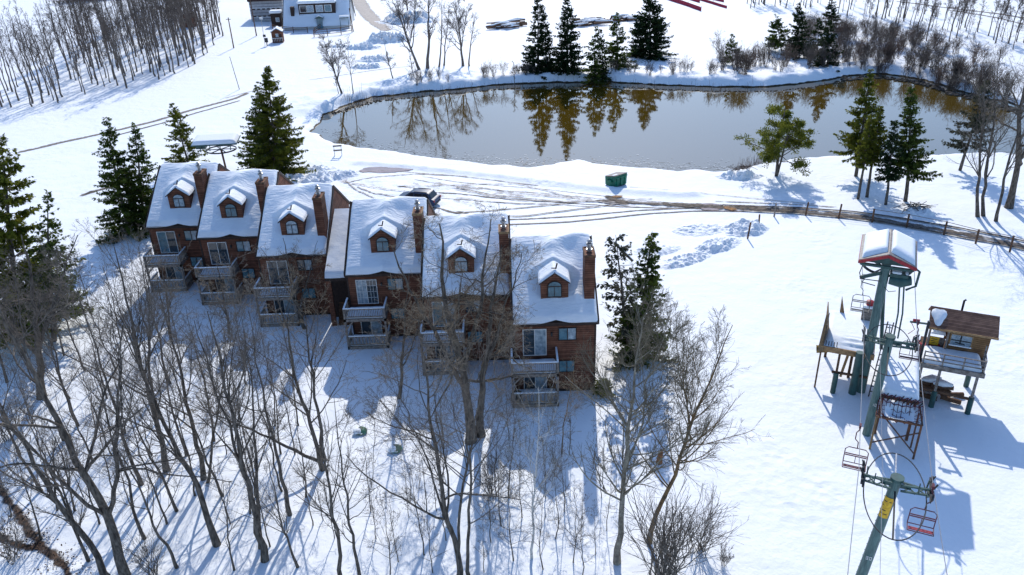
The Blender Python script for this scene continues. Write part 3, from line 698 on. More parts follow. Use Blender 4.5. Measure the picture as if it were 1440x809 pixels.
    if seed in (6, 5): # rounded clutter under the upper deck of the nearest units
        MB().tube([(.15, -1.2, .3), (.15, -1.2, .75), (.15, -1.2, 1.0)], [.42, .38, .12], 12).build("covered_grill", DARK_STEEL, t, smooth=True)
    return t

townhouse(-31.2, 64.35, 5.3, "brown townhouse at the far left end of the stepped row, beside tall spruces", 1, panes=(2, 0, 2))
townhouse(-25.9, 61.60, 6.0, "brown snow-roofed townhouse second from the far left end of the row", 2, panes=(0, 0, 2))
townhouse(-19.9, 57.50, 5.5, "brown townhouse left of the snowy link roof over the dark passage", 3, panes=(0, 0, 0))
townhouse(-12.3, 53.65, 5.97, "brown townhouse right of the dark passage, with the blue car parked behind it", 4, door_light=True, panes=(1, 0, 2))
townhouse(-6.33, 49.80, 6.28, "brown townhouse half hidden behind the big twin-trunked bare tree", 5, panes=(2, 1, 0))
townhouse(-.05, 45.60, 5.5, "brown townhouse at the near right end of the row, its end wall free", 6, right_open=True, panes=(0, 1, 2))

# low link between the third and fourth units: passage with a sloping snow roof
lk = thing("covered_passage", "dark covered passage under a sloping snow roof, joining two townhouses", "passage", (-14.37, 55.4, gz(-14, 56)))
MB().prism([(.05, 4.3), (6.2, 7.1), (6.2, 6.85), (.05, 4.08)], .0, 2.02).build("roof", SHINGLE, lk)
MB().bx(0, 2.02, -.01, .045, 4.02, 4.28).build("fascia", TRIM, lk)
MB().bx(0.02, .4, .1, .3, -.3, 4.05).build("wall", SIDING, lk)
MB().bx(.003, 2.05, 1.6, 1.75, -.3, 4.72).build("back_wall", TRIM, lk)
st = MB()
for i in range(7): st.bx(.5, 1.6, 1.5 - .22 * i, 1.3 - .22 * i + .22 - .005, 0, 1.4 - .2 * i)
st.build("stair", WOOD_BROWN, lk)
xs = np.linspace(.02, 2.0, 22); ys = np.linspace(0.0, 6.4, 50); X, Y = np.meshgrid(xs, ys)
Z = 4.3 + Y * (2.8 / 6.15) + .28 * np.sqrt(np.clip(Y / .3, 0, 1)) + .07 * (fbm(X * 1.3, Y * 1.3, 3, 3) - .5)
a_ = (np.arange(49)[:, None] * 22 + np.arange(21)[None, :]).ravel()
np_obj("snow_cover", np.stack([X, Y, Z], -1).reshape(-1, 3), np.stack([a_, a_ + 1, a_ + 23, a_ + 22], -1), SNOW_SOFT, lk, smooth=True)

# ------------------------------------------------------------------ chairlift (local frame: x across the line, y along it away from the camera)
LO = (21.73, 39.93); LRZ = math.atan2(-0.423, 0.906)
def LP(u, v):
    return (LO[0] + .906 * u + .423 * v, LO[1] - .423 * u + .906 * v)
def lthing(name, label, cat, u, v, group=None, z=None):
    x, y = LP(u, v); return thing(name, label, cat, (x, y, gz(x, y) if z is None else z), LRZ, group)

def digits(txt, o, s):
    """small block numerals in the x-z plane facing -y"""
    seg = {'0': 'abcdef', '1': 'bc', '2': 'abged', '3': 'abgcd'}
    m = MB(); w_, h_, t_ = s * .5, s, s * .14
    for i, c in enumerate(txt):
        x = o[0] + i * s * .75
        B = {'a': (0, w_, h_ - t_, h_), 'd': (0, w_, 0, t_), 'g': (0, w_, h_ / 2 - t_ / 2, h_ / 2 + t_ / 2), 'f': (0, t_, h_ / 2 + t_ / 2, h_ - t_), 'b': (w_ - t_, w_, h_ / 2 + t_ / 2, h_ - t_), 'e': (0, t_, t_, h_ / 2 - t_ / 2), 'c': (w_ - t_, w_, t_, h_ / 2 - t_ / 2)}
        for k in seg[c]: a, b, z0, z1 = B[k]; m.bx(x + a, x + b, o[1] - .012, o[1], o[2] + z0, o[2] + z1)
    return m

def lift_tower(label, u, v, H, lean, num, sign=False):
    t = lthing("lift_tower", label, "lift tower", u, v, "green lift towers")
    top = Vector((lean, 0, H))
    at_z = lambda z: lean * z / H
    MB().tube([(-lean * .05, 0, -.4), top], [.255, .225], 20).build("mast", GREEN_L, t, smooth=True)
    MB().tube([top + Vector((0, 0, -.02)), top + Vector((0, 0, .12))], .29, 20).build("mast_cap", GREEN, t, smooth=True)
    ca = MB(); zc = H - .35
    for y_, z_ in ((-.32, zc), (.32, zc), (-.32, zc + .32)):
        ca.beam((lean - 1.35, y_ * .5, z_), (lean - .2, y_, z_), .08); ca.beam((lean + .2, y_, z_), (lean + 1.35, y_ * .5, z_), .08)
    for sg in (-1, 1):
        for a, b in ((.3, .75), (.75, 1.2)):
            ca.beam((lean + sg * a, -.32, zc), (lean + sg * b, .26, zc), .05); ca.beam((lean + sg * a, .32, zc), (lean + sg * b, -.24, zc + .02), .05)
        ca.beam((lean + sg * 1.3, -.3, zc), (lean + sg * 1.3, .3, zc), .07)
        ca.beam((lean + sg * .9, -.2, zc), (lean + sg * .9, -.2, zc + .55), .05); ca.beam((lean + sg * 1.2, .1, zc), (lean + sg * 1.25, .1, zc + .6), .06)
    ca.beam((lean - .6, 0, zc + .02), (lean + .6, 0, zc + .02), .1, .16)
    ca.build("crossarm", GREEN, t)
    for sg in (-1, 1):
        s_ = MB(); x = lean + sg * 1.36
        s_.bx(x - .03, x + .03, -.85, .85, zc + .12, zc + .24); s_.bx(x - .02, x + .02, -.08, .08, zc - .1, zc + .2)
        for k in range(4):
            y = -.66 + .44 * k; s_.tube([(x + .06 * sg - .045, y, zc + .3), (x + .06 * sg + .045, y, zc + .3)], .14, 12)
        s_.beam((x, -.2, zc + .2), (x + .2 * sg, -.2, zc + .7), .06); s_.beam((x, .5, zc + .2), (x + .14 * sg, .5, zc + .6), .05)
        s_.build("sheave_train", DARK_STEEL, t)
    # long horizontal guard hoop under the crossarm with its fore and aft spokes
    hp = MB(); n = 48; zh = H - .55
    pts = [(lean + 1.28 * math.cos(2 * math.pi * k / n), -.35 + 3.0 * math.sin(2 * math.pi * k / n), zh) for k in range(n)]
    hp.tube(pts, .028, 6, closed=True); hp.build("guard_hoop", DARK_STEEL, t, smooth=True)
    MB().beam((lean, -.28, zh + .05), (lean, -3.34, zh), .07).build("hoop_spoke", DARK_STEEL, t)
    MB().beam((lean, .28, zh + .05), (lean, 2.64, zh), .06).build("hoop_spoke", STEEL, t)
    ld = MB()                                   # climbing rungs on the far side
    for k in range(int(H * 2.5)):
        z = .8 + k * .38
        if z < H - .6: ld.beam((at_z(z) - .2, .36, z), (at_z(z) + .2, .36, z), .03)
    ld.build("climbing_rung", DARK_STEEL, t)
    dz = 2.3
    digits(num, (at_z(dz) - .12, -.255, dz), .2).build("tower_number", WHITE, t)
    if sign:
        sgn_ = MB(); z0, z1 = H - 2.15, H - .95; n = 8; vs = []
        for z in (z0, z1):
            for k in range(n + 1):
                a = R(200 + 105 * k / n); vs.append((at_z(z) + .253 * math.cos(a), .253 * math.sin(a), z))
        sgn_.add(vs, [(k, k + 1, n + 2 + k, n + 1 + k) for k in range(n)])
        sg_o = sgn_.build("yellow_sign", YELLOW, t, smooth=True)
        mk = MB()
        for z, a0, a1 in ((H - 1.2, 215, 250), (H - 1.2, 268, 290), (H - 1.45, 212, 226), (H - 1.72, 222, 262), (H - 1.93, 214, 238), (H - 1.93, 252, 285)):
            k0 = len(mk.v); vs = []
            for zz in (z, z + .045):
                for k in range(5):
                    a = R(a0 + (a1 - a0) * k / 4); vs.append((at_z(zz) + .26 * math.cos(a), .26 * math.sin(a), zz))
            mk.add(vs, [(k, k + 1, 6 + k, 5 + k) for k in range(4)])
        mk.build("sign_marking", DARK_STEEL, sg_o)
    return t
lift_tower("green lift tower rising beside the snowy net-ended ramp", 0.0, 0.0, 7.0, .15, "10")
lift_tower("green lift tower with the yellow sign, nearest the camera", .18, -13.2, 7.1, .6, "30", sign=True)

# drive terminal
t = lthing("lift_terminal", "lift terminal on a green mast under a snowy red-edged gable roof", "lift terminal", -.62, 4.75)
MB().tube([(0, 0, -.4), (0, 0, 9.5)], [.30, .27], 20).build("mast", GREEN_L, t, smooth=True)
MB().tube([(-.5, -.5, -.4), (-.5, -.45, 3.2)], .24, 14).build("brace_leg", GREEN, t, smooth=True)
MB().tube([(.75, .9, 3.0), (.15, .3, 7.6)], .11, 10).build("diagonal_brace", GREEN, t, smooth=True)
ru0, ru1, rv0, rv1, rz0 = -1.6, 1.65, -.55, 3.6, 9.75; uc = (ru0 + ru1) / 2; pk = .62
rf = MB()
rf.prism([(ru0, rz0), (uc, rz0 + pk), (ru1, rz0), (ru1, rz0 - .05), (uc, rz0 + pk - .05), (ru0, rz0 - .05)], rv0, rv1, 'Y')
rfo = rf.build("roof", mat("roof_sheet_grey", (0.30, 0.28, 0.26), .6, dark=(.2, .18, .17), scale=5), t)
fa = MB()
for y in (rv0 - .03, rv1 + .03):
    for sg, ux in ((-1, ru0), (1, ru1)): fa.beam((ux, y, rz0 - .14), (uc, y, rz0 + pk - .14), .055, .2)
for ux in (ru0, ru1): fa.beam((ux, rv0, rz0 - .15), (ux, rv1, rz0 - .15), .05, .2)
fa.build("roof_fascia", RED, rfo)
gb = MB(); gb.add([(ru0 + .1, rv0 + .3, rz0 - .2), (ru1 - .1, rv0 + .3, rz0 - .2), (uc, rv0 + .3, rz0 + pk - .2)], [(0, 1, 2)]); gb.build("gable_panel", GREEN, rfo)
for sg in (-1, 1):      # two separate pillows of snow, one per slope, bare roof showing round them
    n = 26; U = np.linspace(0, 1, n); A, B = np.meshgrid(U, U)
    xl = np.where(sg < 0, ru0 + .16 + A * (uc - ru0 - .26), uc + .1 + A * (ru1 - uc - .2)); yl = rv0 + .42 + B * (rv1 - rv0 - .7)
    rim = np.clip(np.minimum.reduce([A, 1 - A, B, 1 - B]) / .2, 0, 1)
    inner = 1 - A if sg < 0 else A
    yl = yl - .28 * (1 - B) * inner ** 1.5
    zl = rz0 + pk * (1 - np.abs(xl - uc) / (ru1 - uc)) + .36 * np.sqrt(1 - (1 - rim) ** 2) + .003
    a_ = (np.arange(n - 1)[:, None] * n + np.arange(n - 1)[None, :]).ravel()
    np_obj("snow_cap", np.stack([xl, yl, zl], -1).reshape(-1, 3), np.stack([a_, a_ + 1, a_ + n + 1, a_ + n], -1), SNOW_SOFT, rfo, smooth=True)
fr = MB()
for x in (ru0 + .15, ru1 - .15):
    fr.beam((x, rv0 + .1, rz0 - .3), (x, rv1 - .1, rz0 - .3), .12, .14)
for y in (rv0 + .2, 1.2, rv1 - .2): fr.beam((ru0 + .15, y, rz0 - .36), (ru1 - .15, y, rz0 - .36), .1, .14)
fr.beam((-.2, -.2, 8.9), (-1.35, -.1, 8.35), .14, .2); fr.beam((-.3, .3, 9.2), (-1.3, 1.2, 9.3), .1)
fr.build("roof_frame", GREEN, t)
n = 28
bw = MB(); bw.tube([(.15 + 1.45 * math.cos(2 * math.pi * k / n), 1.75 + 1.45 * math.sin(2 * math.pi * k / n), 8.55) for k in range(n)], .085, 8, closed=True)
for k in range(6):
    a = math.pi * k / 3; bw.beam((.15, 1.75, 8.55), (.15 + 1.42 * math.cos(a), 1.75 + 1.42 * math.sin(a), 8.55), .09, .07)
bw.tube([(.15, 1.75, 8.3), (.15, 1.75, 9.3)], .2, 12); bw.build("bullwheel", DARK_STEEL, t, smooth=True)
mh = MB(); mh.tube([(.35, .1, 8.45), (1.0, .0, 8.45), (1.55, .1, 8.55)], [.34, .42, .3], 14); mh.bx(.3, 1.35, -.25, .45, 8.75, 8.95); mh.build("drive_motor", GREEN, t, smooth=True)
ms = MB(); ms.bx(.4, .95, -.2, .3, 8.955, 9.08); ms.bx(1.15, 1.33, -.15, .25, 8.955, 9.05); ms.build("motor_snow", SNOW_SOFT, t, bevel=.04, smooth=True)
MB().tube([(1.55, .1, 9.45), (1.9, .0, 9.25), (1.85, -.1, 8.3), (1.35, -.1, 7.95)], .075, 8).build("bent_arm", GREEN, t, smooth=True)
cb = MB(); cb.tube([(-1.3, -.1, 9.3), (-1.42, -.2, 8.7), (-1.2, -.3, 8.15), (-.4, -.35, 8.05)], .03, 6); cb.tube([(.1, -.4, 8.1), (.4, -.5, 7.85), (.8, -.45, 7.95)], .02, 6)
cb.tube([(-1.2, .1, 8.5), (-1.35, -.6, 8.5), (-.2, -.55, 8.5)], .03, 6); cb.build("hanging_wire", DARK_STEEL, t)
hd = MB()
for x in (.95, 1.2): hd.tube([(x, .05, 8.3), (x + .28, .1, 6.2), (x + .32, .1, 4.4)], .05, 8)
hd.build("hydraulic_rod", GREEN, t, smooth=True)
lad = MB()
for x in (.52, .86): lad.beam((x, -.45, 0), (x + .25, .25, 5.4), .07)
for k in range(13):
    f = (k + 1) / 14; lad.beam((.52 + .25 * f, -.45 + .7 * f, 5.4 * f), (.86 + .25 * f, -.45 + .7 * f, 5.4 * f), .05)
lad.build("ladder", DARK_STEEL, t)

# left deck
t = lthing("loading_platform", "raised wooden platform under snow, left of the lift terminal", "platform", -3.5, 4.6)
MB().bx(0, 3.25, 0, 4.6, 2.78, 3.02).build("platform_floor", WOOD_BROWN, t)
fb_ = MB(); fb_.bx(-.03, 3.28, -.09, -.003, 2.66, 3.06); fb_.build("edge_beam", WOOD_TAN, t)
n = 46; xs = np.linspace(.1, 3.2, n); ys = np.linspace(.03, 4.9, n); X, Y = np.meshgrid(xs, ys)
rim = np.clip(np.minimum.reduce([X - .1, 3.2 - X, (Y - .03) * .7, 4.95 - Y]) / .3, 0, 1)
Z = 3.02 + (.32 * np.sqrt(rim)) * sstep(-.1, 1.4, Y + .4 * fbm(X * 1.2, Y * 1.2, 6, 3)) + .06 * np.sin(Y * 14) * np.exp(-((Y - .75) / .6) ** 2) * sstep(1.0, 1.8, X) + .05 * fbm(X * 2, Y * 2, 2, 3)
a_ = (np.arange(n - 1)[:, None] * n + np.arange(n - 1)[None, :]).ravel()
np_obj("platform_snow", np.stack([X, Y, Z], -1).reshape(-1, 3), np.stack([a_, a_ + 1, a_ + n + 1, a_ + n], -1), SNOW_SOFT, t, smooth=True)
for (p, q, wd, m) in [((.02, -.52, -.3), (.02, -.05, 2.9), .11, WOOD_BROWN), ((1.2, -.5, 1.4), (1.2, .02, 2.75), .15, WOOD_BROWN), ((2.95, .1, -.3), (2.95, .1, 2.75), .2, WOOD_BROWN), ((2.0, 1.6, -.3), (2.0, 1.6, 2.75), .18, WOOD_BROWN), ((.3, 3.8, -.3), (.3, 3.8, 2.75), .18, WOOD_BROWN)]:
    MB().beam(p, q, wd).build("platform_leg", m, t)
MB().tube([(1.18, -.76, -.3), (1.2, -.5, 1.45)], .17, 12).build("leg_sleeve", GREEN, t, smooth=True)
MB().beam((.9, -.45, 1.45), (3.1, -.1, 1.3), .13).build("cross_beam", WOOD_BROWN, t)
MB().beam((1.5, .9, .4), (1.75, .5, 2.7), .16).build("prop_board", WOOD_TAN, t)
pn = MB(); pn.add([(-.12, -.3, 2.7), (.16, -.3, 2.7), (.0, 1.2, 4.7), (-.06, 2.4, 5.1), (.3, 2.2, 3.0), (-.2, -.26, 2.7), (.1, -.22, 2.7), (-.06, 1.25, 4.7), (-.12, 2.45, 5.1), (.24, 2.26, 3.0)], [(0, 1, 4, 3, 2), (9, 6, 5, 7, 8), (0, 5, 6, 1), (1, 6, 9, 4), (4, 9, 8, 3), (3, 8, 7, 2), (2, 7, 5, 0)]); pn.build("side_panel", WOOD_TAN, t)
pn = MB(); pn.add([(.75, 4.4, 3.0), (1.15, 4.4, 3.0), (.7, 4.9, 4.5), (.75, 4.46, 3.0), (1.15, 4.46, 3.0), (.7, 4.96, 4.5)], [(0, 1, 2), (5, 4, 3), (0, 3, 4, 1), (1, 4, 5, 2), (2, 5, 3, 0)]); pn.build("side_panel", WOOD_TAN, t)
gr = MB()
for k in range(11): gr.beam((.12, .1, 3.1 + .14 * k), (.12, 1.9, 3.1 + .14 * k), .025)
for k in range(4): gr.beam((.12, .1 + .6 * k, 3.0), (.12, .1 + .6 * k, 4.55), .04)
gr.build("wire_panel", DARK_STEEL, t)
pg = MB()
for k in range(5): pg.beam((.25 + .17 * k, .12, 3.0), (.25 + .17 * k, .12, 3.42 - .04 * (k % 2)), .05)
pg.build("stub_post", DARK_STEEL, t)
kb = thing("control_booth", "small snowy control box with a red top, on the platform by the terminal mast", "control box", (*LP(-.95, 8.9), gz(*LP(-.95, 8.9)) + 3.0), LRZ)
MB().bx(-.4, .4, -.35, .35, 0, 1.25).build("box", WOOD_GREY, kb)
MB().bx(-.42, .42, -.37, .37, 1.253, 1.42).build("box_snow", SNOW_SOFT, kb, bevel=.05, smooth=True)
MB().tube([(0, 0, 1.42), (0, 0, 1.7), (0, 0, 1.78)], [.24, .26, .1], 12).build("red_lid", RED, kb, smooth=True)
tag(MB().tube([(0, 0, 0), (0, 0, .9), (.1, .1, 1.0)], [.28, .22, .1], 10).build("brush_bundle", mat("dry_brush", (.36, .22, .05), .9, dark=(.12, .09, .03), scale=9, bump=1, bscale=15), None, smooth=True), "yellow-brown bundle of dry brush lying under the platform's left corner", "brush")
bb = bpy.data.objects["brush_bundle"]; bb.location = (*LP(-3.8, 5.6), gz(*LP(-3.8, 5.6)) + 2.1); bb.rotation_euler = (R(80), 0, R(70))

# middle ramp with its safety net
t = lthing("unloading_ramp", "long snow-covered ramp ending in a torn safety net, in the middle of the lift station", "ramp", .3, 0)
n = 40; L_ = 8.2; xs = np.linspace(0, 2.1, 20); ys = np.linspace(0, L_, n); X, Y = np.meshgrid(xs, ys)
rim = np.clip(np.minimum.reduce([X, 2.1 - X, Y, L_ + 1 - Y]) / .22, 0, 1)
Z = 3.05 + .34 * np.sqrt(rim) + .06 * fbm(X * 1.2, Y * 1.2, 8, 3)
a_ = (np.arange(n - 1)[:, None] * 20 + np.arange(19)[None, :]).ravel()
np_obj("ramp_snow", np.stack([X, Y, Z], -1).reshape(-1, 3), np.stack([a_, a_ + 1, a_ + 21, a_ + 20], -1), SNOW_SOFT, t, smooth=True)
MB().bx(0, 2.1, 0, L_, 2.85, 3.045).build("ramp_floor", WOOD_BROWN, t)
for x in (.15, 1.95):
    for y in (.3, 4, 7.6): MB().beam((x, y, -.3), (x, y, 2.85), .16).build("ramp_leg", RUST, t)
nf = MB()
y0, y1, zn = -1.45, -.05, 2.42
nf.beam((-.1, y0, zn), (2.4, y0, zn), .1); nf.beam((-.1, y0, zn), (-.05, y1, 2.75), .08); nf.beam((2.4, y0, zn), (2.2, y1, 2.75), .08)
nf.build("net_frame", RUST, t)
for p, q, m in (((-.05, y0, -.3), (-.05, y0, zn), YELLOW), ((2.35, y0, -.3), (2.35, y0, zn), RUST)): MB().beam(p, q, .11).build("net_leg", RUST if m is RUST else BARK_OCHRE, t)
MB().beam((-.05, y0, .5), (2.35, y0, 1.9), .06).build("net_brace", RUST, t); MB().beam((.2, y0 + .8, 2.2), (2.35, y0 + .05, .3), .06).build("net_brace", RUST, t)
MB().beam((2.2, y1 - .3, -.3), (2.2, y1 - .3, 2.5), .09).build("net_leg", RUST, t)
nt_ = MB(); NU, NV = 11, 7
def npnt(i, j):
    u = i / NU; v_ = j / NV
    x = -.1 + 2.5 * u - .15 * v_ * (u - .5); y = y0 + (y1 - y0) * v_
    z = zn + .36 * v_ - .55 * math.sin(math.pi * u) * math.sin(math.pi * v_) + .10 * math.sin(i * 3.1 + j * 1.7) + .35 * (v_ ** 3)
    return (x, y, z)
for i in range(NU + 1):
    for j in range(NV):
        nt_.tube([npnt(i, j), npnt(i, j + 1)], .017, 4, cap=False)
for j in range(NV + 1):
    for i in range(NU): nt_.tube([npnt(i, j), npnt(i + 1, j)], .017 if j < NV - 1 else .03, 4, cap=False)
nt_.build("safety_net", MAROON, t)
hm = MB()
for i in range(NU):      # bunched dark edge of the net along the ramp end
    a = npnt(i, NV); hm.beam((a[0], a[1] + .02, a[2] - .35), (a[0] + .22, a[1] + .05, a[2] + .05), .05)
hm.build("net_edge", DARK_STEEL, t)
U = np.linspace(0, 1, 16); A, B = np.meshgrid(U, U)
zsn = zn - .05 + .36 * B - .50 * np.sin(np.pi * A) * np.sin(np.pi * B) + .1 * fbm(A * 5, B * 5, 4, 3)
a_ = (np.arange(15)[:, None] * 16 + np.arange(15)[None, :]).ravel()
np_obj("net_snow", np.stack([.35 + 1.6 * A, y0 + .22 + 1.1 * B, zsn], -1).reshape(-1, 3), np.stack([a_, a_ + 1, a_ + 17, a_ + 16], -1), SNOW_SOFT, t, smooth=True)

# operator's cabin on stilts
t = lthing("operator_cabin", "small wooden cabin on stilts with a brown shingle roof, right of the lift", "cabin", 2.5, 4.6)
MB().bx(0, 3.6, 0, 3.6, 2.85, 3.08).build("platform_floor", WOOD_BROWN, t)
MB().bx(-.02, 3.62, -.08, -.003, 2.8, 3.12).build("edge_beam", WOOD_GREY, t)
for x, y in ((.1, .1), (1.15, -.05), (3.25, .0), (.1, 3.3), (3.3, 3.3)):
    lg = MB().beam((x, y, 1.0), (x, y, 2.85), .15).build("platform_leg", WOOD_GREY, t)
    MB().tube([(x, y, -.4), (x, y, 1.25)], .17, 12).build("leg_sleeve", GREEN, lg, smooth=True)
MB().beam((-.1, -.02, 1.3), (3.3, -.02, 1.1), .14).build("cross_beam", WOOD_BROWN, t)
ra = MB()
for z in (3.4, 3.65, 3.95): ra.beam((.1, .02, z), (3.55, .02, z), .06)
for x in (.1, 1.2, 2.35, 3.5): ra.beam((x, .02, 3.08), (x, .02, 4.0), .08)
for z in (3.4, 3.65, 3.95): ra.beam((3.53, .05, z), (3.53, 1.5, z), .06)
ra.beam((3.53, 1.2, 3.08), (3.53, 1.5, 4.3), .08)
ra.build("railing", WOOD_GREY, t)
n = 26; xs = np.linspace(.05, 3.45, n); ys = np.linspace(.1, 1.95, 16); X, Y = np.meshgrid(xs, ys)
rim = np.clip(np.minimum.reduce([X - .05, 3.45 - X, Y - .1]) / .25, 0, 1)
Z = 3.08 + .3 * np.sqrt(rim) * (.6 + .7 * fbm(X * 1.1, Y * 1.1, 3, 3))
a_ = (np.arange(15)[:, None] * n + np.arange(n - 1)[None, :]).ravel()
np_obj("platform_snow", np.stack([X, Y, Z], -1).reshape(-1, 3), np.stack([a_, a_ + 1, a_ + n + 1, a_ + n], -1), SNOW_SOFT, t, smooth=True)
c0, c1, d0, d1 = 1.35, 3.75, 2.0, 3.7
cw = siding_mat("cabin_boards", (.33, .19, .085), (.2, .11, .055), .14)
wl = MB(); wl.bx(c0, c1, d0, d0 + .06, 3.08, 3.62); wl.bx(c0, c0 + .15, d0, d0 + .06, 3.62, 4.5); wl.bx(c1 - .95, c1, d0, d0 + .06, 3.62, 4.5); wl.bx(c0, c1, d0, d0 + .06, 4.5, 5.0)
wl.bx(c1 - .06, c1, d0 + .065, d1, 3.08, 5.0); wl.bx(c0, c1, d1 + .003, d1 + .06, 3.08, 5.0); wl.bx(c0, c0 + .06, d0 + .065, d0 + .5, 3.08, 5.0)
wl.prism([(d0 + .065, 5.003), (d1, 5.003), ((d0 + d1) / 2, 5.55)], c1 - .06, c1)
wl.build("wall", cw, t)
wf = MB(); a0, a1 = c0 + .15, c1 - .95
wf.bx(a0, a1, d0 - .03, d0 + .03, 3.6, 3.67); wf.bx(a0, a1, d0 - .03, d0 + .03, 4.45, 4.52); wf.bx(a0, a0 + .06, d0 - .03, d0 + .03, 3.67, 4.45); wf.bx(a1 - .06, a1, d0 - .03, d0 + .03, 3.67, 4.45)
wfo = wf.build("window", WOOD_TAN, t)
MB().bx(a0 + .063, a1 - .063, d0 + .01, d0 + .02, 3.673, 4.447).build("pane", CURTAIN, wfo)
ct = MB(); ct.beam((a0 + .1, d0 - .02, 4.05), (a1 - .1, d0 - .02, 4.05), .05); ct.beam((a0 + .62, d0 - .02, 3.8), (a0 + .62, d0 - .02, 4.42), .07); ct.beam((a0 + .35, d0 - .021, 3.9), (a0 + .9, d0 - .021, 3.82), .05); ct.build("window_bar", DARK_STEEL, wfo)
MB().bx(a0, a1, d0 - .12, d0 - .032, 3.673, 3.74).build("sill_snow", SNOW_SOFT, wfo)
MB().bx(.35, c0 - .05, d0 + .35, d0 + .41, 3.1, 3.85).build("lean_board", WOOD_GREY, t)
MB().beam((.3, d0 + .1, 3.08), (.3, d0 + .1, 5.1), .12).build("porch_post", WOOD_GREY, t)
MB().beam((c0 + .0, d0 - .1, 3.08), (c0 + .0, d0 - .1, 5.05), .11).build("porch_post", WOOD_GREY, t)
yx = MB(); yx.bx(.42, .95, d0 + .25, d0 + .29, 3.3, 3.9); ys_ = yx.build("yellow_sign", YELLOW, t)
mk = MB(); mk.bx(.5, .85, d0 + .235, d0 + .248, 3.72, 3.76); mk.bx(.5, .75, d0 + .235, d0 + .248, 3.58, 3.62); mk.bx(.55, .88, d0 + .235, d0 + .248, 3.45, 3.48); mk.build("sign_marking", DARK_STEEL, ys_)
MB().prism([(.3, 4.0), (1.3, 4.0), (1.25, 4.2), (.7, 4.28)], d0 + .45, d0 + .9, 'Y').build("heap_snow", SNOW_SOFT, t, smooth=True)
yr_, zr_ = (d0 + d1) / 2 + .1, 5.75
rf = MB(); rf.prism([(d0 - .45, 4.93), (yr_, zr_), (d1 + .35, 4.95), (d1 + .35, 4.86), (yr_, zr_ - .1), (d0 - .45, 4.83)], .1, c1 + .3)
sh = siding_mat("cabin_shingles", (.34, .19, .13), (.20, .11, .08), .11, 'Y')
rfo = rf.build("roof", sh, t)
MB().beam((.05, d0 - .47, 4.86), (c1 + .32, d0 - .47, 4.86), .05, .13).build("fascia", WOOD_TAN, rfo)
sp2 = []
for k in range(20):
    a = 2 * math.pi * k / 20; q = 1 + .2 * math.sin(3 * a); sp2.append((.62 + .42 * q * math.cos(a), .55 * q * math.sin(a)))
vs = []; sl_ = (zr_ - 4.93) / (yr_ - d0 + .45)
for s_, h_ in ((1, .01), (.8, .12), (.4, .16)):
    for x, y in sp2: yy = d0 + .33 + y * s_; vs.append((.62 + (x - .62) * s_, yy, 4.93 + (yy - d0 + .45) * sl_ + h_))
MB().add(vs, [(20 * r_ + k, 20 * r_ + (k + 1) % 20, 20 * (r_ + 1) + (k + 1) % 20, 20 * (r_ + 1) + k) for r_ in (0, 1) for k in range(20)] + [tuple(40 + k for k in range(20))]).build("snow_patch", SNOW_SOFT, rfo, smooth=True)
MB().tube([(2.0, d1 + .1, 5.2), (2.0, d1 + .1, 6.05), (2.1, d1 + .1, 6.15)], .07, 8).build("stove_pipe", DARK_STEEL, rfo, smooth=True)

lp = thing("log_pile", "snow-capped stack of logs under the operator's cabin", "log pile", (*LP(3.8, 5.9), gz(*LP(3.8, 5.9))), LRZ)
rg = np.random.default_rng(8); lm = MB(); sm_ = MB()
for k in range(14):
    x, y, z = rg.uniform(-1.2, 1.2), rg.uniform(-.6, .6), .22 + .3 * (k % 4)
    a = rg.uniform(-.5, .5); d = Vector((math.cos(a), math.sin(a), rg.uniform(-.1, .1))) * rg.uniform(.6, .95)
    lm.tube([Vector((x, y, z)) - d, Vector((x, y, z)) + d], .16, 9)
    if k % 4 == 3 or k % 5 == 0: sm_.tube([Vector((x, y, z + .2)) - d * .9, Vector((x, y, z + .25)), Vector((x, y, z + .2)) + d * .9], [.1, .24, .1], 9)
lm.build("log", WOOD_BROWN, lp, smooth=True); sm_.build("log_snow", SNOW_SOFT, lp, smooth=True)

t = lthing("signal_post", "tall dark post with a short crossarm, left of the operator's cabin", "post", 2.45, 5.2)
MB().beam((0, 0, -.3), (0, 0, 5.8), .15).build("post", DARK_STEEL, t); MB().beam((-1.05, 0, 5.55), (.1, 0, 5.6), .1).build("arm", GREEN, t)
wr = MB(); wr.tube([(-.95, 0, 5.5), (-.7, -.1, 5.1), (-1.0, -.1, 4.7)], .025, 6); wr.tube([(-.9, 0, 5.7), (-.5, 0, 5.72)], .09, 8); wr.build("hanging_wire", RED, t)
sl2 = thing("sled", "red plastic sled leaning by the dark post and cabin", "sled", (*LP(2.95, 6.9), gz(*LP(2.95, 6.9)) + 3.1), LRZ + .3)
MB().prism([(-.45, 0), (.45, 0), (.6, .25), (.52, .3), (.38, .08), (-.38, .08), (-.6, .3), (-.65, .25)], -.25, .25, 'Y').build("sled_body", RED, sl2)

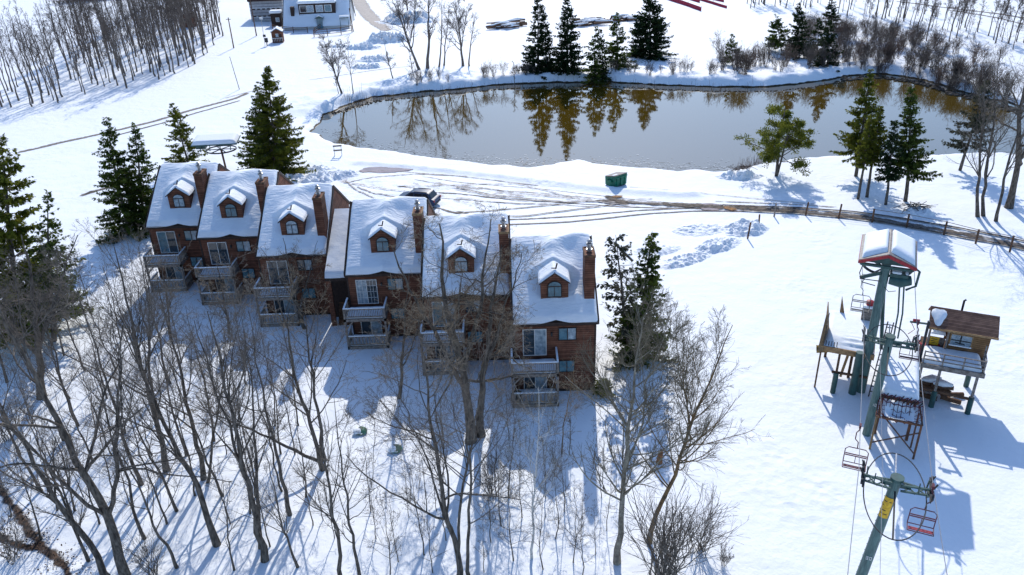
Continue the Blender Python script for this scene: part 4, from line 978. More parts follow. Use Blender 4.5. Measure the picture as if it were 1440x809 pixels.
# ropes
ropeL = [LP(-2.1, 5.9), LP(-1.3, 0), LP(-.75, -13.2), LP(-1.05, -22), LP(-1.5, -36)]
def cable(name, label, pts, r, m=CABLE):
    P = []
    for (a, za), (b, zb) in zip(pts[:-1], pts[1:]):
        n = 12; L = math.hypot(b[0] - a[0], b[1] - a[1])
        for k in range(n): f = k / n; P.append((a[0] + (b[0] - a[0]) * f, a[1] + (b[1] - a[1]) * f, za + (zb - za) * f - .0012 * L * L * 4 * f * (1 - f) * .5))
    P.append((*pts[-1][0], pts[-1][1]))
    return tag(MB().tube(P, r, 6).build(name, m, smooth=True), label, "cable")
zA, zF = gz(*LP(0, 0)) + 7.0 - .35 + .46, gz(*LP(.2, -13.2)) + 7.1 - .35 + .46
cable("haul_rope", "grey haul rope on the left side of the lift towers", [(LP(-2.0, 6.4), 8.75), (LP(-1.27, 0), zA), (LP(-.82, -13.2), zF), (LP(-1.0, -30), 9.4)], .017)
cable("haul_rope", "grey haul rope on the right side of the lift towers", [(LP(1.05, 6.4), 8.75), (LP(1.58, 0), zA), (LP(2.2, -13.2), zF), (LP(3.0, -30), 9.4)], .017)
cable("signal_wire", "thin signal wire between the two haul ropes", [(LP(-.75, 4.4), 9.1), (LP(-.45, -.1), zA + .15), (LP(.15, -13.2), zF + .15), (LP(.2, -30), 9.6)], .010)

def lift_chair(label, u, v, z, m, sd_=1, seat=True):
    x, y = LP(u, v)
    t = thing("lift_chair", label, "lift chair", (x, y, z), LRZ, "lift chairs hanging from the ropes")
    hg = MB(); hg.tube([(0, 0, .02), (0, 0, -.25), (.1 * sd_, -.02, -.42), (.1 * sd_, -.02, -.8), (-.06 * sd_, 0, -.98), (-.08 * sd_, 0, -1.35)], .026, 8); hg.bx(-.05, .05, -.12, .12, -.08, .08)
    hg.build("hanger", m, t, smooth=True)
    x0 = -.08 * sd_; w_ = .53
    f = MB(); zt, zb = -1.35, -2.3
    f.tube([(x0 - w_, .05, zb), (x0 - w_, .0, zt - .15), (x0 - w_ + .14, 0, zt), (x0 + w_ - .14, 0, zt), (x0 + w_, 0, zt - .15), (x0 + w_, .05, zb)], .024, 8)
    f.tube([(x0 - w_, .05, zb), (x0 - w_, -.42, zb - .03)], .022, 8); f.tube([(x0 + w_, .05, zb), (x0 + w_, -.42, zb - .03)], .022, 8)
    f.tube([(x0 - w_, .05, zb), (x0 + w_, .05, zb)], .022, 8); f.tube([(x0 - w_, -.42, zb - .03), (x0 + w_, -.42, zb - .03)], .022, 8)
    f.tube([(x0, .03, zb + .45), (x0, .05, zb)], .016, 6)
    f.build("chair_frame", m, t, smooth=True)
    b = MB()
    for k in range(2): b.bx(x0 - w_ + .03, x0 + w_ - .03, .0, .03, zb + .42 + .1 * k, zb + .47 + .1 * k)
    b.build("backrest", m, t)
    s_ = MB()
    for k in range(4 if seat else 2): s_.bx(x0 - w_ + .03, x0 + w_ - .03, -.38 + .11 * k, -.31 + .11 * k, zb + .0, zb + .028)
    s_.build("seat", RED if 'red-seated' in label else m, t)
    return t
lift_chair("grey lift chair hanging over the left platform by the terminal roof", -1.7, 4.9, 8.35, CHAIRGREY, -1, False)
lift_chair("dark red lift chair hanging above the snowy ramp by the tower crossarm", 1.55, 1.7, 7.35, MAROON, 1, False)
lift_chair("maroon lift chair on the left rope, just past the ramp's net", -.95, -9.9, zF + .02, MAROON, -1, False)
lift_chair("bright red-seated lift chair on the right rope, nearest the camera", 2.15, -13.6, zF + .25, MAROON, 1, False)

# ------------------------------------------------------------------ trees
def tubes_np(P, Rr, n):
    K, N, _ = P.shape
    T = np.gradient(P, axis=1); T /= np.linalg.norm(T, axis=2, keepdims=True) + 1e-9
    mean = T.mean(1); ref = np.where(np.abs(mean[:, 2:3]) < .8, np.array([[0, 0, 1.]]), np.array([[1., 0, 0]]))[:, None, :]
    B = np.cross(T, ref); B /= np.linalg.norm(B, axis=2, keepdims=True) + 1e-9; A = np.cross(B, T)
    th = 2 * np.pi * np.arange(n) / n
    V = P[:, :, None, :] + Rr[:, :, None, None] * (A[:, :, None, :] * np.cos(th)[None, None, :, None] + B[:, :, None, :] * np.sin(th)[None, None, :, None])
    V = V.reshape(-1, 3)
    k = np.arange(K)[:, None, None] * N * n; i = np.arange(N - 1)[None, :, None] * n; j = np.arange(n)[None, None, :]; j2 = (j + 1) % n
    F = np.stack([k + i + j, k + i + j2, k + i + n + j2, k + i + n + j], -1).reshape(-1, 4)
    return V, F

def spawn(rng, P, Rr, cnt, t0, t1, ang, asd, lo, hi, wander, up, nseg, rratio, L0, taper=0.35, top=0.5):
    """children of every polyline in (P, Rr): positions along it, bent away by an angle, walked outwards"""
    K, N, _ = P.shape
    t = np.sort(rng.uniform(t0, t1, (K, cnt)), axis=1); f = t * (N - 1); i = np.minimum(f.astype(int), N - 2); fr = (f - i)[..., None]
    kk = np.arange(K)[:, None]
    pos = P[kk, i] * (1 - fr) + P[kk, i + 1] * fr; tg = P[kk, i + 1] - P[kk, i]; tg /= np.linalg.norm(tg, axis=2, keepdims=True) + 1e-9
    rad = Rr[kk, i] * (1 - fr[..., 0]) + Rr[kk, i + 1] * fr[..., 0]
    pos = pos.reshape(-1, 3); tg = tg.reshape(-1, 3); rad = rad.ravel(); tt = t.ravel(); M_ = len(pos)
    rnd = rng.normal(size=(M_, 3)); pr = rnd - (rnd * tg).sum(1, keepdims=True) * tg; pr /= np.linalg.norm(pr, axis=1, keepdims=True) + 1e-9
    a = np.radians(rng.normal(ang, asd, M_))[:, None]
    d = tg * np.cos(a) + pr * np.sin(a)
    Lp = np.repeat(L0, cnt); L = Lp * rng.uniform(lo, hi, M_) * (1 - (1 - top) * (tt - t0) / max(t1 - t0, .01))
    out = np.zeros((M_, nseg + 1, 3)); out[:, 0] = pos
    for s in range(nseg):
        d = d + rng.normal(0, wander, (M_, 3)); d[:, 2] += up; d /= np.linalg.norm(d, axis=1, keepdims=True)
        out[:, s + 1] = out[:, s] + d * (L / nseg)[:, None]
    r0 = rad * rratio
    R_ = r0[:, None] * np.linspace(1, taper, nseg + 1)[None, :]
    return out, R_, L

def make_tree(name, seed, h, r, lean, spec, mb, mt, fork=None, kind_wander=.05, base_flare=1.35, minr=.006, trunk_top=.12, twigs_from=2, loc=(0, 0)):
    """one bare tree: part 'trunk' and part 'branches'"""
    rng = np.random.default_rng(seed)
    root = bpy.data.objects.new(name, None); col.objects.link(root); root.empty_display_size = .3
    N = 15
    def stem(p0, p1, r0, r1, wob):
        t = np.linspace(0, 1, N)[:, None]
        p = np.array(p0) * (1 - t) + np.array(p1) * t
        w_ = np.cumsum(rng.normal(0, wob, (N, 3)), 0); w_ -= t * w_[-1]; w_[:, 2] *= .2; w_[0] = 0
        return p + w_, np.linspace(r0, r1, N)
    H_ = h; P0, R0 = stem((0, 0, -.3), (lean[0], lean[1], H_), r, r * trunk_top, kind_wander * h * .12)
    R0 = R0.copy(); R0[0] *= base_flare; R0[1] *= 1 + (base_flare - 1) * .3
    Ps, Rs, Ls = [P0], [R0], [h]
    for fk in (fork or []):
        z, dx, dy, top, rr = fk
        k = int(z * (N - 1)); P1, R1 = stem(P0[k], (P0[k][0] + dx, P0[k][1] + dy, top * h), R0[k] * rr, R0[k] * .12, kind_wander * h * .12); Ps.append(P1); Rs.append(R1); Ls.append(h * .8)
    P = np.stack(Ps); Rr = np.stack(Rs); L = np.array(Ls)
    V, F = tubes_np(P, Rr, 9); np_obj("trunk", V, F, mb, root, smooth=True)
    vs, fs, off = [], [], 0
    for li, s in enumerate(spec):
        P, Rr, L = spawn(rng, P, Rr, *s, L0=L)
        Rr = np.maximum(Rr, minr)
        V, F = tubes_np(P, Rr, 7 if li == 0 else (4 if li == 1 else 3))
        if li == 0 and mb is not mt: np_obj("limbs", V, F, mb, root, smooth=True); continue
        vs.append(V); fs.append(F + off); off += len(V)
    np_obj("branches" if mb is mt else "twigs", np.concatenate(vs), np.concatenate(fs), mt, root, smooth=True)
    return root

# (count, t0, t1, angle, sd, len lo, len hi, wander, up, segments, radius ratio)
GROVE = [(12, .28, .99, 34, 10, .24, .44, .08, .06, 7, .46), (7, .22, .98, 36, 13, .35, .65, .11, .05, 5, .55), (4, .2, .98, 38, 15, .4, .75, .12, .03, 4, .6), (2, .2, .95, 38, 16, .45, .75, .12, .02, 3, .7)]
WIDE = [(11, .24, .98, 46, 13, .30, .50, .13, .05, 9, .52), (7, .2, .98, 42, 15, .35, .65, .15, .03, 6, .55), (4, .15, .98, 42, 17, .38, .7, .17, .02, 4, .6), (2, .2, .95, 40, 16, .45, .75, .14, .01, 3, .7)]
OAK = [(9, .30, .98, 66, 14, .26, .44, .24, .05, 10, .44), (7, .15, .98, 52, 18, .38, .66, .26, .03, 6, .45), (6, .15, .98, 48, 18, .38, .68, .24, .02, 4, .5), (4, .15, .95, 44, 16, .4, .75, .2, .01, 3, .7)]
FARBIG = [(15, .22, .98, 40, 10, .26, .42, .08, .05, 7, .5), (8, .2, .98, 38, 12, .35, .6, .12, .03, 5, .55), (6, .2, .98, 36, 14, .4, .7, .12, .02, 3, .65)]
ASPEN = [(34, .28, .99, 48, 10, .22, .38, .07, .10, 7, .42), (11, .25, .98, 38, 12, .3, .55, .10, .05, 5, .55), (6, .2, .98, 36, 14, .35, .6, .1, .03, 3, .65)]
SAP = [(16, .2, .98, 40, 12, .16, .32, .10, .06, 5, .45), (6, .2, .98, 38, 14, .35, .6, .12, .04, 4, .6), (3, .2, .95, 36, 14, .4, .65, .12, .02, 3, .7)]
FARW = [(14, .34, .99, 34, 10, .14, .28, .08, .08, 5, .42), (5, .2, .98, 36, 14, .4, .7, .12, .04, 3, .6), (3, .2, .98, 36, 14, .5, .8, .10, .02, 2, .7)]
TWIGGY = [(14, .25, .99, 60, 18, .20, .36, .26, .05, 7, .38), (7, .15, .98, 52, 18, .35, .65, .28, .03, 5, .55), (5, .15, .98, 48, 18, .35, .65, .24, .02, 3, .65)]

def put(root, x, y, label=None, cat="tree", group=None, s=1.0, rz=0.0, dz=0.0):
    root.location = (x, y, gz(x, y) + dz); root.scale = (s, s, s); root.rotation_euler = (0, 0, rz)
    tag(root, label, cat, group); return root

big = [  # (base x, y, height, lean), radius, spec, material pair, forks, label
 ((-19.40, 29.20, 16.73, -1.60), .30, WIDE, (BARK, TWIG), [(.30, 2.5, 1.5, .85, .6)], "thick leaning bare tree rising from the bottom edge, just right of the leafy seep"),
 ((-20.85, 29.90, 13.66, -2.60), .20, GROVE, (BARK, TWIG), None, "thinner bare trunk leaning beside the thick tree by the leafy seep"),
 ((-33.00, 46.71, 12.31, 2.39), .32, OAK, (BARK, TWIG), [(.35, 4.5, 1.0, .95, .7), (.3, -3, .5, .9, .6)], "broad grey bare tree in front of the big evergreen at the left edge"),
 ((-22.18, 37.14, 13.39, -0.29), .13, GROVE, (BARK, TWIG), None, "slim straight bare tree right of the thick leaning trunk"),
 ((-21.26, 38.50, 14.92, 0.61), .20, GROVE, (BARK, TWIG), [(.32, 1.5, .5, .9, .6)], "dark bare tree with a stout trunk, left end of the inner grove"),
 ((-16.17, 32.14, 14.33, -1.75), .20, GROVE, (BARK, TWIG), None, "strongly left-leaning bare tree with a curved foot in the grove"),
 ((-18.68, 37.48, 13.07, 0.29), .17, GROVE, (BARK, TWIG), None, "mossy bare trunk leaning left, upslope of the tree with the curved foot"),
 ((-18.43, 37.21, 10.97, 3.72), .10, GROVE, (BARK, TWIG), None, "thin bare trunk leaning right out of the mossy trunk's foot"),
 ((-13.35, 30.92, 14.84, 0.02), .20, GROVE, (BARK, TWIG), [(.35, -.9, .4, .95, .7)], "forked dark bare tree with two stems from one foot, centre of the grove"),
 ((-13.81, 31.84, 13.18, 1.57), .13, GROVE, (BARK, TWIG), None, "straight slim bare tree touching the forked tree's foot"),
 ((-12.78, 34.24, 12.98, 0.00), .13, GROVE, (BARK, TWIG), None, "curved slender bare tree with a dark foot left of the pale low fork"),
 ((-11.68, 38.17, 12.52, -0.83), .16, GROVE, (BARK, TWIG_TAN), [(.12, -6.0, -.5, .42, .75)], "bare tree with one long low limb reaching left, below the dark passage"),
 ((-11.74, 38.96, 11.20, 0.37), .14, GROVE, (BARK, TWIG_TAN), None, "bare stem rising straight beside the tree with the long low limb"),
 ((-9.08, 29.42, 12.69, 0.30), .12, SAP, (BARK, TWIG), None, "slim bare tree at the bottom edge, left of the two stems"),
 ((-8.14, 29.39, 11.19, 0.15), .10, SAP, (BARK, TWIG), None, "slender bare pole at the bottom edge below the two green domes"),
 ((-3.15, 29.32, 15.05, -0.82), .17, WIDE, (BARK, TWIG), [(.2, 2.0, .5, .9, .6), (.25, -2.0, .6, .8, .5)], "many-limbed bare tree at the bottom centre, below the big twin trunks"),
 ((-2.53, 29.16, 13.33, 0.47), .11, GROVE, (BARK, TWIG), None, "straight bare stem right of the many-limbed tree at the bottom centre"),
 ((-2.88, 40.39, 14.76, -0.94), .36, OAK, (BARK, TWIG_TAN), [(.34, -3.6, .6, .9, .65), (.42, 2.0, .4, 1.0, .7)], "big thick bare tree before the fifth townhouse, left one of the twin trunks"),
 ((-2.23, 40.93, 13.14, 1.71), .29, OAK, (BARK, TWIG_TAN), [(.42, 2.6, .5, .95, .6)], "big thick bare tree before the fifth townhouse, right one of the twin trunks"),
 ((4.94, 30.07, 14.46, 0.67), .19, ASPEN, (BARK_ASPEN, TWIG_ASPEN), [(.42, 1.6, .3, .95, .55)], "pale straight aspen in front of the row's free end wall"),
 ((6.75, 31.32, 13.12, 3.14), .15, ASPEN, (BARK_OCHRE, TWIG_ASPEN), [(.5, -.9, .2, .95, .6)], "ochre-footed tree leaning right beside the pale aspen"),
 ((0.59, 30.54, 10.63, 0.47), .075, ASPEN[:1] + SAP[1:], (BARK_BIRCH, TWIG_ASPEN), None, "slender white birch in the townhouse shadow"),
 ((-0.58, 35.18, 6.84, 0.47), .05, SAP, (BARK, TWIG), None, "twiggy dark sapling in the townhouse shadow, upslope of the white birch"),
 ((46.58, 73.64, 15.30, -2.86), .19, GROVE, (BARK, TWIG), None, "left of the tall bare trunks standing behind the wire fence at the right"),
 ((47.22, 73.78, 16.18, -2.35), .19, WIDE, (BARK, TWIG), None, "second tall bare trunk, close beside its neighbour behind the wire fence"),
 ((47.69, 72.44, 16.37, -0.64), .17, GROVE, (BARK, TWIG), None, "bare trunk leaning right behind the wire fence at the right edge"),
 ((50.83, 75.78, 17.61, -2.46), .38, WIDE, (BARK, TWIG), [(.3, 3.0, .5, .95, .6)], "thickest bare tree at the right edge behind the wire fence"),
 ((-16.42, 55.34, 7.81, -0.57), .16, TWIGGY, (BARK, TWIG_TAN), [(.3, 2.2, .3, .95, .6), (.3, -2.2, .3, .9, .6)], "tan twiggy tree spreading in front of the third townhouse's decks"),
 ((-22.35, 54.82, 6.18, 0.26), .12, TWIGGY, (BARK, TWIG_TAN), [(.3, -1.6, .3, .95, .6)], "tan twiggy tree in front of the second townhouse's decks"),
 ((-27.04, 55.11, 6.78, 0.71), .11, TWIGGY, (BARK, TWIG_TAN), None, "tan twiggy tree in front of the far left townhouse"),
 ((-7.98, 45.35, 9.40, 1.54), .14, TWIGGY, (BARK, TWIG_TAN), [(.3, 2.5, .4, .95, .6)], "tan twiggy tree between the fourth and fifth townhouses' decks"),
 ((2.71, 38.80, 7.56, 0.88), .05, TWIGGY, (BARK_OCHRE, TWIG_TAN), None, "low ochre twigs by the corner of the row's end wall"),
]
for i, (b, r_, sp_, (mb, mt), fk, lab) in enumerate(big):
    x, y, h, lx = b
    nm = "aspen_tree" if mb is BARK_ASPEN else ("birch_tree" if mb is BARK_BIRCH else "bare_tree")
    put(make_tree(nm, 100 + i, h, r_ * .9, (lx, 0), sp_, mb, mt, fk, minr=.0055), x, y, lab)

# slender grove trees: a few kinds, copied
rng = np.random.default_rng(77)
def scatter(protos, pts, label, cat, group, smin, smax, keep=None):
    for i, (x, y) in enumerate(pts):
        root = protos[i] if i < len(protos) else copy_tree(protos[i % len(protos)])
        put(root, x, y, label, cat, group, rng.uniform(smin, smax), rng.uniform(0, 6.28))
grove_p = [make_tree("bare_tree", 300 + i, 9.5, .085, (rng.uniform(-1.4, -.2), rng.uniform(-.5, .5)), GROVE if i % 2 else SAP, BARK, TWIG, minr=.004) for i in range(6)]
gp = [(-38.93, 55.84), (-28.01, 37.04), (-29.03, 41.77), (-28.81, 43.25), (-26.20, 39.53), (-32.73, 42.70), (-28.33, 46.46), (-25.38, 42.32), (-23.47, 36.22), (-23.62, 43.76), (-19.28, 34.87), (-20.55, 39.93), (-19.30, 41.28),
      (-16.99, 35.93), (-16.67, 38.41), (-15.05, 34.40), (-14.60, 39.64), (-14.13, 42.50), (-12.22, 35.71), (-24.45, 47.99), (-31.55, 50.24), (-34.14, 52.36), (-30.60, 54.24),
      (-25.96, 32.97), (-22.69, 31.31), (-17.77, 30.62), (-14.71, 30.26), (-11.44, 30.36), (-36.44, 48.66), (-36.99, 46.93), (-30.89, 36.56), (-20.25, 32.73), (-35.59, 50.47), (-25.23, 35.13)]
scatter(grove_p, gp, "slender bare tree among many in the snowy grove at the lower left", "tree", "slender bare trees of the lower left grove", .62, 1.15)
pole_p = [make_tree("bare_tree", 320 + i, 8.6, .05, (rng.uniform(-1.0, -.1), rng.uniform(-.4, .4)), SAP, BARK, TWIG, minr=.0045) for i in range(5)]
pp_ = [(-31.17, 40.45), (-31.79, 43.41), (-28.67, 39.65), (-30.86, 46.59), (-25.24, 36.30), (-27.38, 43.18), (-25.24, 40.16), (-26.57, 46.36), (-21.73, 34.98), (-22.67, 40.04), (-19.47, 33.76), (-22.03, 43.68), (-18.65, 36.00), (-20.52, 44.39), (-18.04, 39.81), (-15.89, 33.60), (-17.44, 41.92), (-15.12, 35.84), (-15.77, 42.58), (-13.69, 36.38), (-23.28, 33.93), (-13.71, 39.60),
       (-31.96, 45.81), (-29.13, 50.10), (-27.91, 53.02), (-24.68, 50.81), (-21.96, 49.69), (-19.06, 47.69), (-28.64, 34.72), (-26.26, 35.18), (-11.34, 33.41), (-13.30, 31.92)]
scatter(pole_p, pp_, "thin bare pole-like young tree between the stouter trees of the lower left grove", "tree", "thin young trees of the lower left grove", .6, 1.2)
sap_p = [make_tree("sapling", 340 + i, 4.8, .032, (rng.uniform(-.4, .4), rng.uniform(-.3, .3)), SAP, BARK, TWIG, minr=.004) for i in range(5)]
spn = [(-8.35, 34.38), (-7.66, 32.19), (-6.34, 30.63), (-6.10, 33.72), (-5.71, 36.01), (-4.97, 31.07), (-4.56, 34.21), (-3.91, 32.03), (-1.56, 31.93), (-1.18, 35.21), (-0.95, 32.95), (-0.37, 30.39), (0.19, 33.45),
       (1.56, 35.08), (1.84, 31.78), (2.56, 33.89), (2.70, 30.26), (3.44, 32.76), (3.92, 30.69), (4.65, 34.94), (4.64, 32.44), (2.16, 36.87), (-9.96, 32.29), (-10.85, 33.93), (4.51, 37.40), (5.53, 35.49), (-6.70, 29.93), (-4.44, 29.84), (-1.90, 29.74), (1.18, 29.85), (3.12, 29.30), (-0.52, 40.34), (3.14, 38.78)]
scatter(sap_p, spn, "thin bare sapling standing in the snow below the townhouses, bottom centre", "sapling", "thin saplings below the townhouses", .6, 1.25)

# ---- bushes: many thin stems from one foot
def make_bush(name, seed, h, n, spread, m, minr=.006, sub=((5, .25, .98, 34, 14, .35, .6, .12, .03, 4, .7), (3, .2, .95, 34, 14, .4, .65, .12, .02, 3, .75))):
    rg = np.random.default_rng(seed); N = 7
    a = rg.uniform(0, 6.28, n); q = rg.uniform(.1, 1, n) * spread; t = np.linspace(0, 1, N)
    hh = h * rg.uniform(.55, 1, n)
    P = np.stack([(np.cos(a) * q)[:, None] * t ** 1.3 + rg.normal(0, .1 * spread, n)[:, None], (np.sin(a) * q)[:, None] * t ** 1.3 + rg.normal(0, .1 * spread, n)[:, None], hh[:, None] * t[None, :] - .15 * (1 - t)], -1)
    P = P + np.cumsum(rg.normal(0, .03 * h, P.shape), 1) * np.array([1, 1, .2])
    Rr = np.repeat(np.linspace(.006 * h, .0025 * h, N)[None, :], n, 0); Rr = np.maximum(Rr, minr); L = hh
    root = bpy.data.objects.new(name, None); col.objects.link(root)
    vs, fs, off = [], [], 0
    V, F = tubes_np(P, Rr, 4); np_obj("stems", V, F, m, root, smooth=True)
    for s in sub:
        P, Rr, L = spawn(rg, P, Rr, *s, L0=L); Rr = np.maximum(Rr, minr); V, F = tubes_np(P, Rr, 3); vs.append(V); fs.append(F + off); off += len(V)
    np_obj("twigs", np.concatenate(vs), np.concatenate(fs), m, root, smooth=True)
    return root
put(make_bush("bush", 400, 5.6, 46, 3.0, TWIG, .006), *(7.11, 28.59), "dense spreading twiggy bush at the bottom edge, right of the pale aspen", "bush")
put(make_bush("bush", 401, 3.6, 26, 1.6, TWIG, .005), *(9.38, 30.86), "smaller twiggy bush on the open snow, right of the dense bush", "bush")
put(make_bush("bush", 402, 1.3, 16, .45, TWIG, .006), *(10.25, 29.71), "tiny dark shrub alone on the open snow at the bottom", "shrub")
put(make_bush("bush", 403, 3.0, 22, 1.3, TWIG, .006), *(-1.59, 35.23), "low brushy bush in the townhouse shadow beneath the twin trunks", "bush")
for (p, lab, s) in (((-26.70, 31.47), "twiggy bush at the bottom left corner by the leafy seep", 1.0), ((-18.85, 30.10), "twiggy bush on the bottom edge, right of the thick leaning tree", .9), ((-33.02, 41.97), "twiggy bush at the left edge above the leafy seep", 1.1)):
    put(make_bush("bush", int(p[0] * 10) % 97 + 410, 3.2, 24, 1.7, TWIG, .006), p[0], p[1], lab, "bush", None, s)

# ---- conifers
def conifer(name, seed, h, rbase, m, mtr=BARK, z0=.08, dens=1.0, droop=.35, bare=0.0, tip=.10, power=.85, lean=(0, 0), size=1.0, gap=.12, tw=.55):
    """trunk, whorls of limbs, each limb hung with many small needle sprays"""
    rg = np.random.default_rng(seed)
    root = bpy.data.objects.new(name, None); col.objects.link(root)
    N = 10; t = np.linspace(0, 1, N)[:, None]
    tp = np.concatenate([t * lean[0], t * lean[1], t * h - .3 * (1 - t)], 1) + np.cumsum(rg.normal(0, .012 * h ** .5, (N, 3)), 0) * np.array([1, 1, 0])
    tr_r = np.linspace(.017 * h + .02, .012, N)
    V, F = tubes_np(tp[None], tr_r[None], 8); np_obj("trunk", V, F, mtr, root, smooth=True)
    nb = int(h * 13 * dens)
    zz = z0 + (1 - z0) * rg.uniform(0, 1, nb) ** 1.05; zz = np.sort(zz)
    az = rg.uniform(0, 6.28, nb) + np.arange(nb) * 2.4
    prof = (1 - zz) ** power * rbase * rg.uniform(.62, 1.12, nb) + tip
    prof *= 1 - gap * (np.sin(az * 2 + seed) > .7)
    prof *= .72 + .5 * vnoise(az * .9 + seed, zz * 7, seed)       # uneven outline
    K = nb; S = 6; u = np.linspace(0, 1, S)
    base = np.stack([np.interp(zz, t[:, 0], tp[:, c]) for c in range(3)], 1)
    dirx, diry = np.cos(az), np.sin(az)
    up0 = .25 * zz
    dz = prof[:, None] * (up0[:, None] * u - droop * (1 - .6 * zz[:, None]) * u ** 1.4 + .24 * u ** 3)
    P = np.stack([base[:, 0:1] + dirx[:, None] * prof[:, None] * u, base[:, 1:2] + diry[:, None] * prof[:, None] * u, base[:, 2:3] + dz], -1)
    Rr = np.linspace(1, .3, S)[None, :] * (.010 + .008 * prof)[:, None]
    V, F = tubes_np(P, Rr, 3); np_obj("limbs", V, F, TWIG, root, smooth=True)
    # needle sprays: kites set along both sides of each limb
    qs = []
    for k in range(K):
        if rg.uniform() < bare: continue
        Lk = prof[k]; n = max(4, int(Lk * 15 * dens ** .5))
        uu = rg.uniform(.18 if Lk > .6 else 0, 1.03, n)
        c = np.stack([np.interp(uu, u, P[k, :, j]) for j in range(3)], 1)
        fw = np.array([dirx[k], diry[k], 0]); sd_ = np.array([-diry[k], dirx[k], 0])
        sg = rg.choice([-1, 1], n)
        ln = size * (.16 + .24 * Lk * (1 - uu) ** .6 * tw + rg.uniform(0, .2, n)); wd_ = size * rg.uniform(.05, .10, n)
        d = fw[None] * rg.uniform(.4, 1.0, n)[:, None] + sd_[None] * (sg * rg.uniform(.25, 1.0, n))[:, None]; d[:, 2] += rg.normal(-.16, .30, n); d /= np.linalg.norm(d, axis=1, keepdims=True)
        s2 = np.cross(d, rg.normal(0, .5, (n, 3)) + np.array([0, 0, 1.])); s2 /= np.linalg.norm(s2, axis=1, keepdims=True) + 1e-9
        c = c + rg.normal(0, .05, (n, 3)) * size
        qs.append(np.stack([c, c + d * (ln * .45)[:, None] + s2 * wd_[:, None], c + d * ln[:, None], c + d * (ln * .45)[:, None] - s2 * wd_[:, None]], 1))
        dv_ = d + np.array([0, 0, -.5]); ln2 = ln * .7                # hanging sprays below
        qs.append(np.stack([c, c + dv_ * (ln2 * .5)[:, None] + s2 * (wd_ * .8)[:, None], c + dv_ * ln2[:, None], c + dv_ * (ln2 * .5)[:, None] - s2 * (wd_ * .8)[:, None]], 1))
    Q = np.concatenate(qs).reshape(-1, 3); F = np.arange(len(Q)).reshape(-1, 4)
    np_obj("crown", Q, F, m, root)
    return root
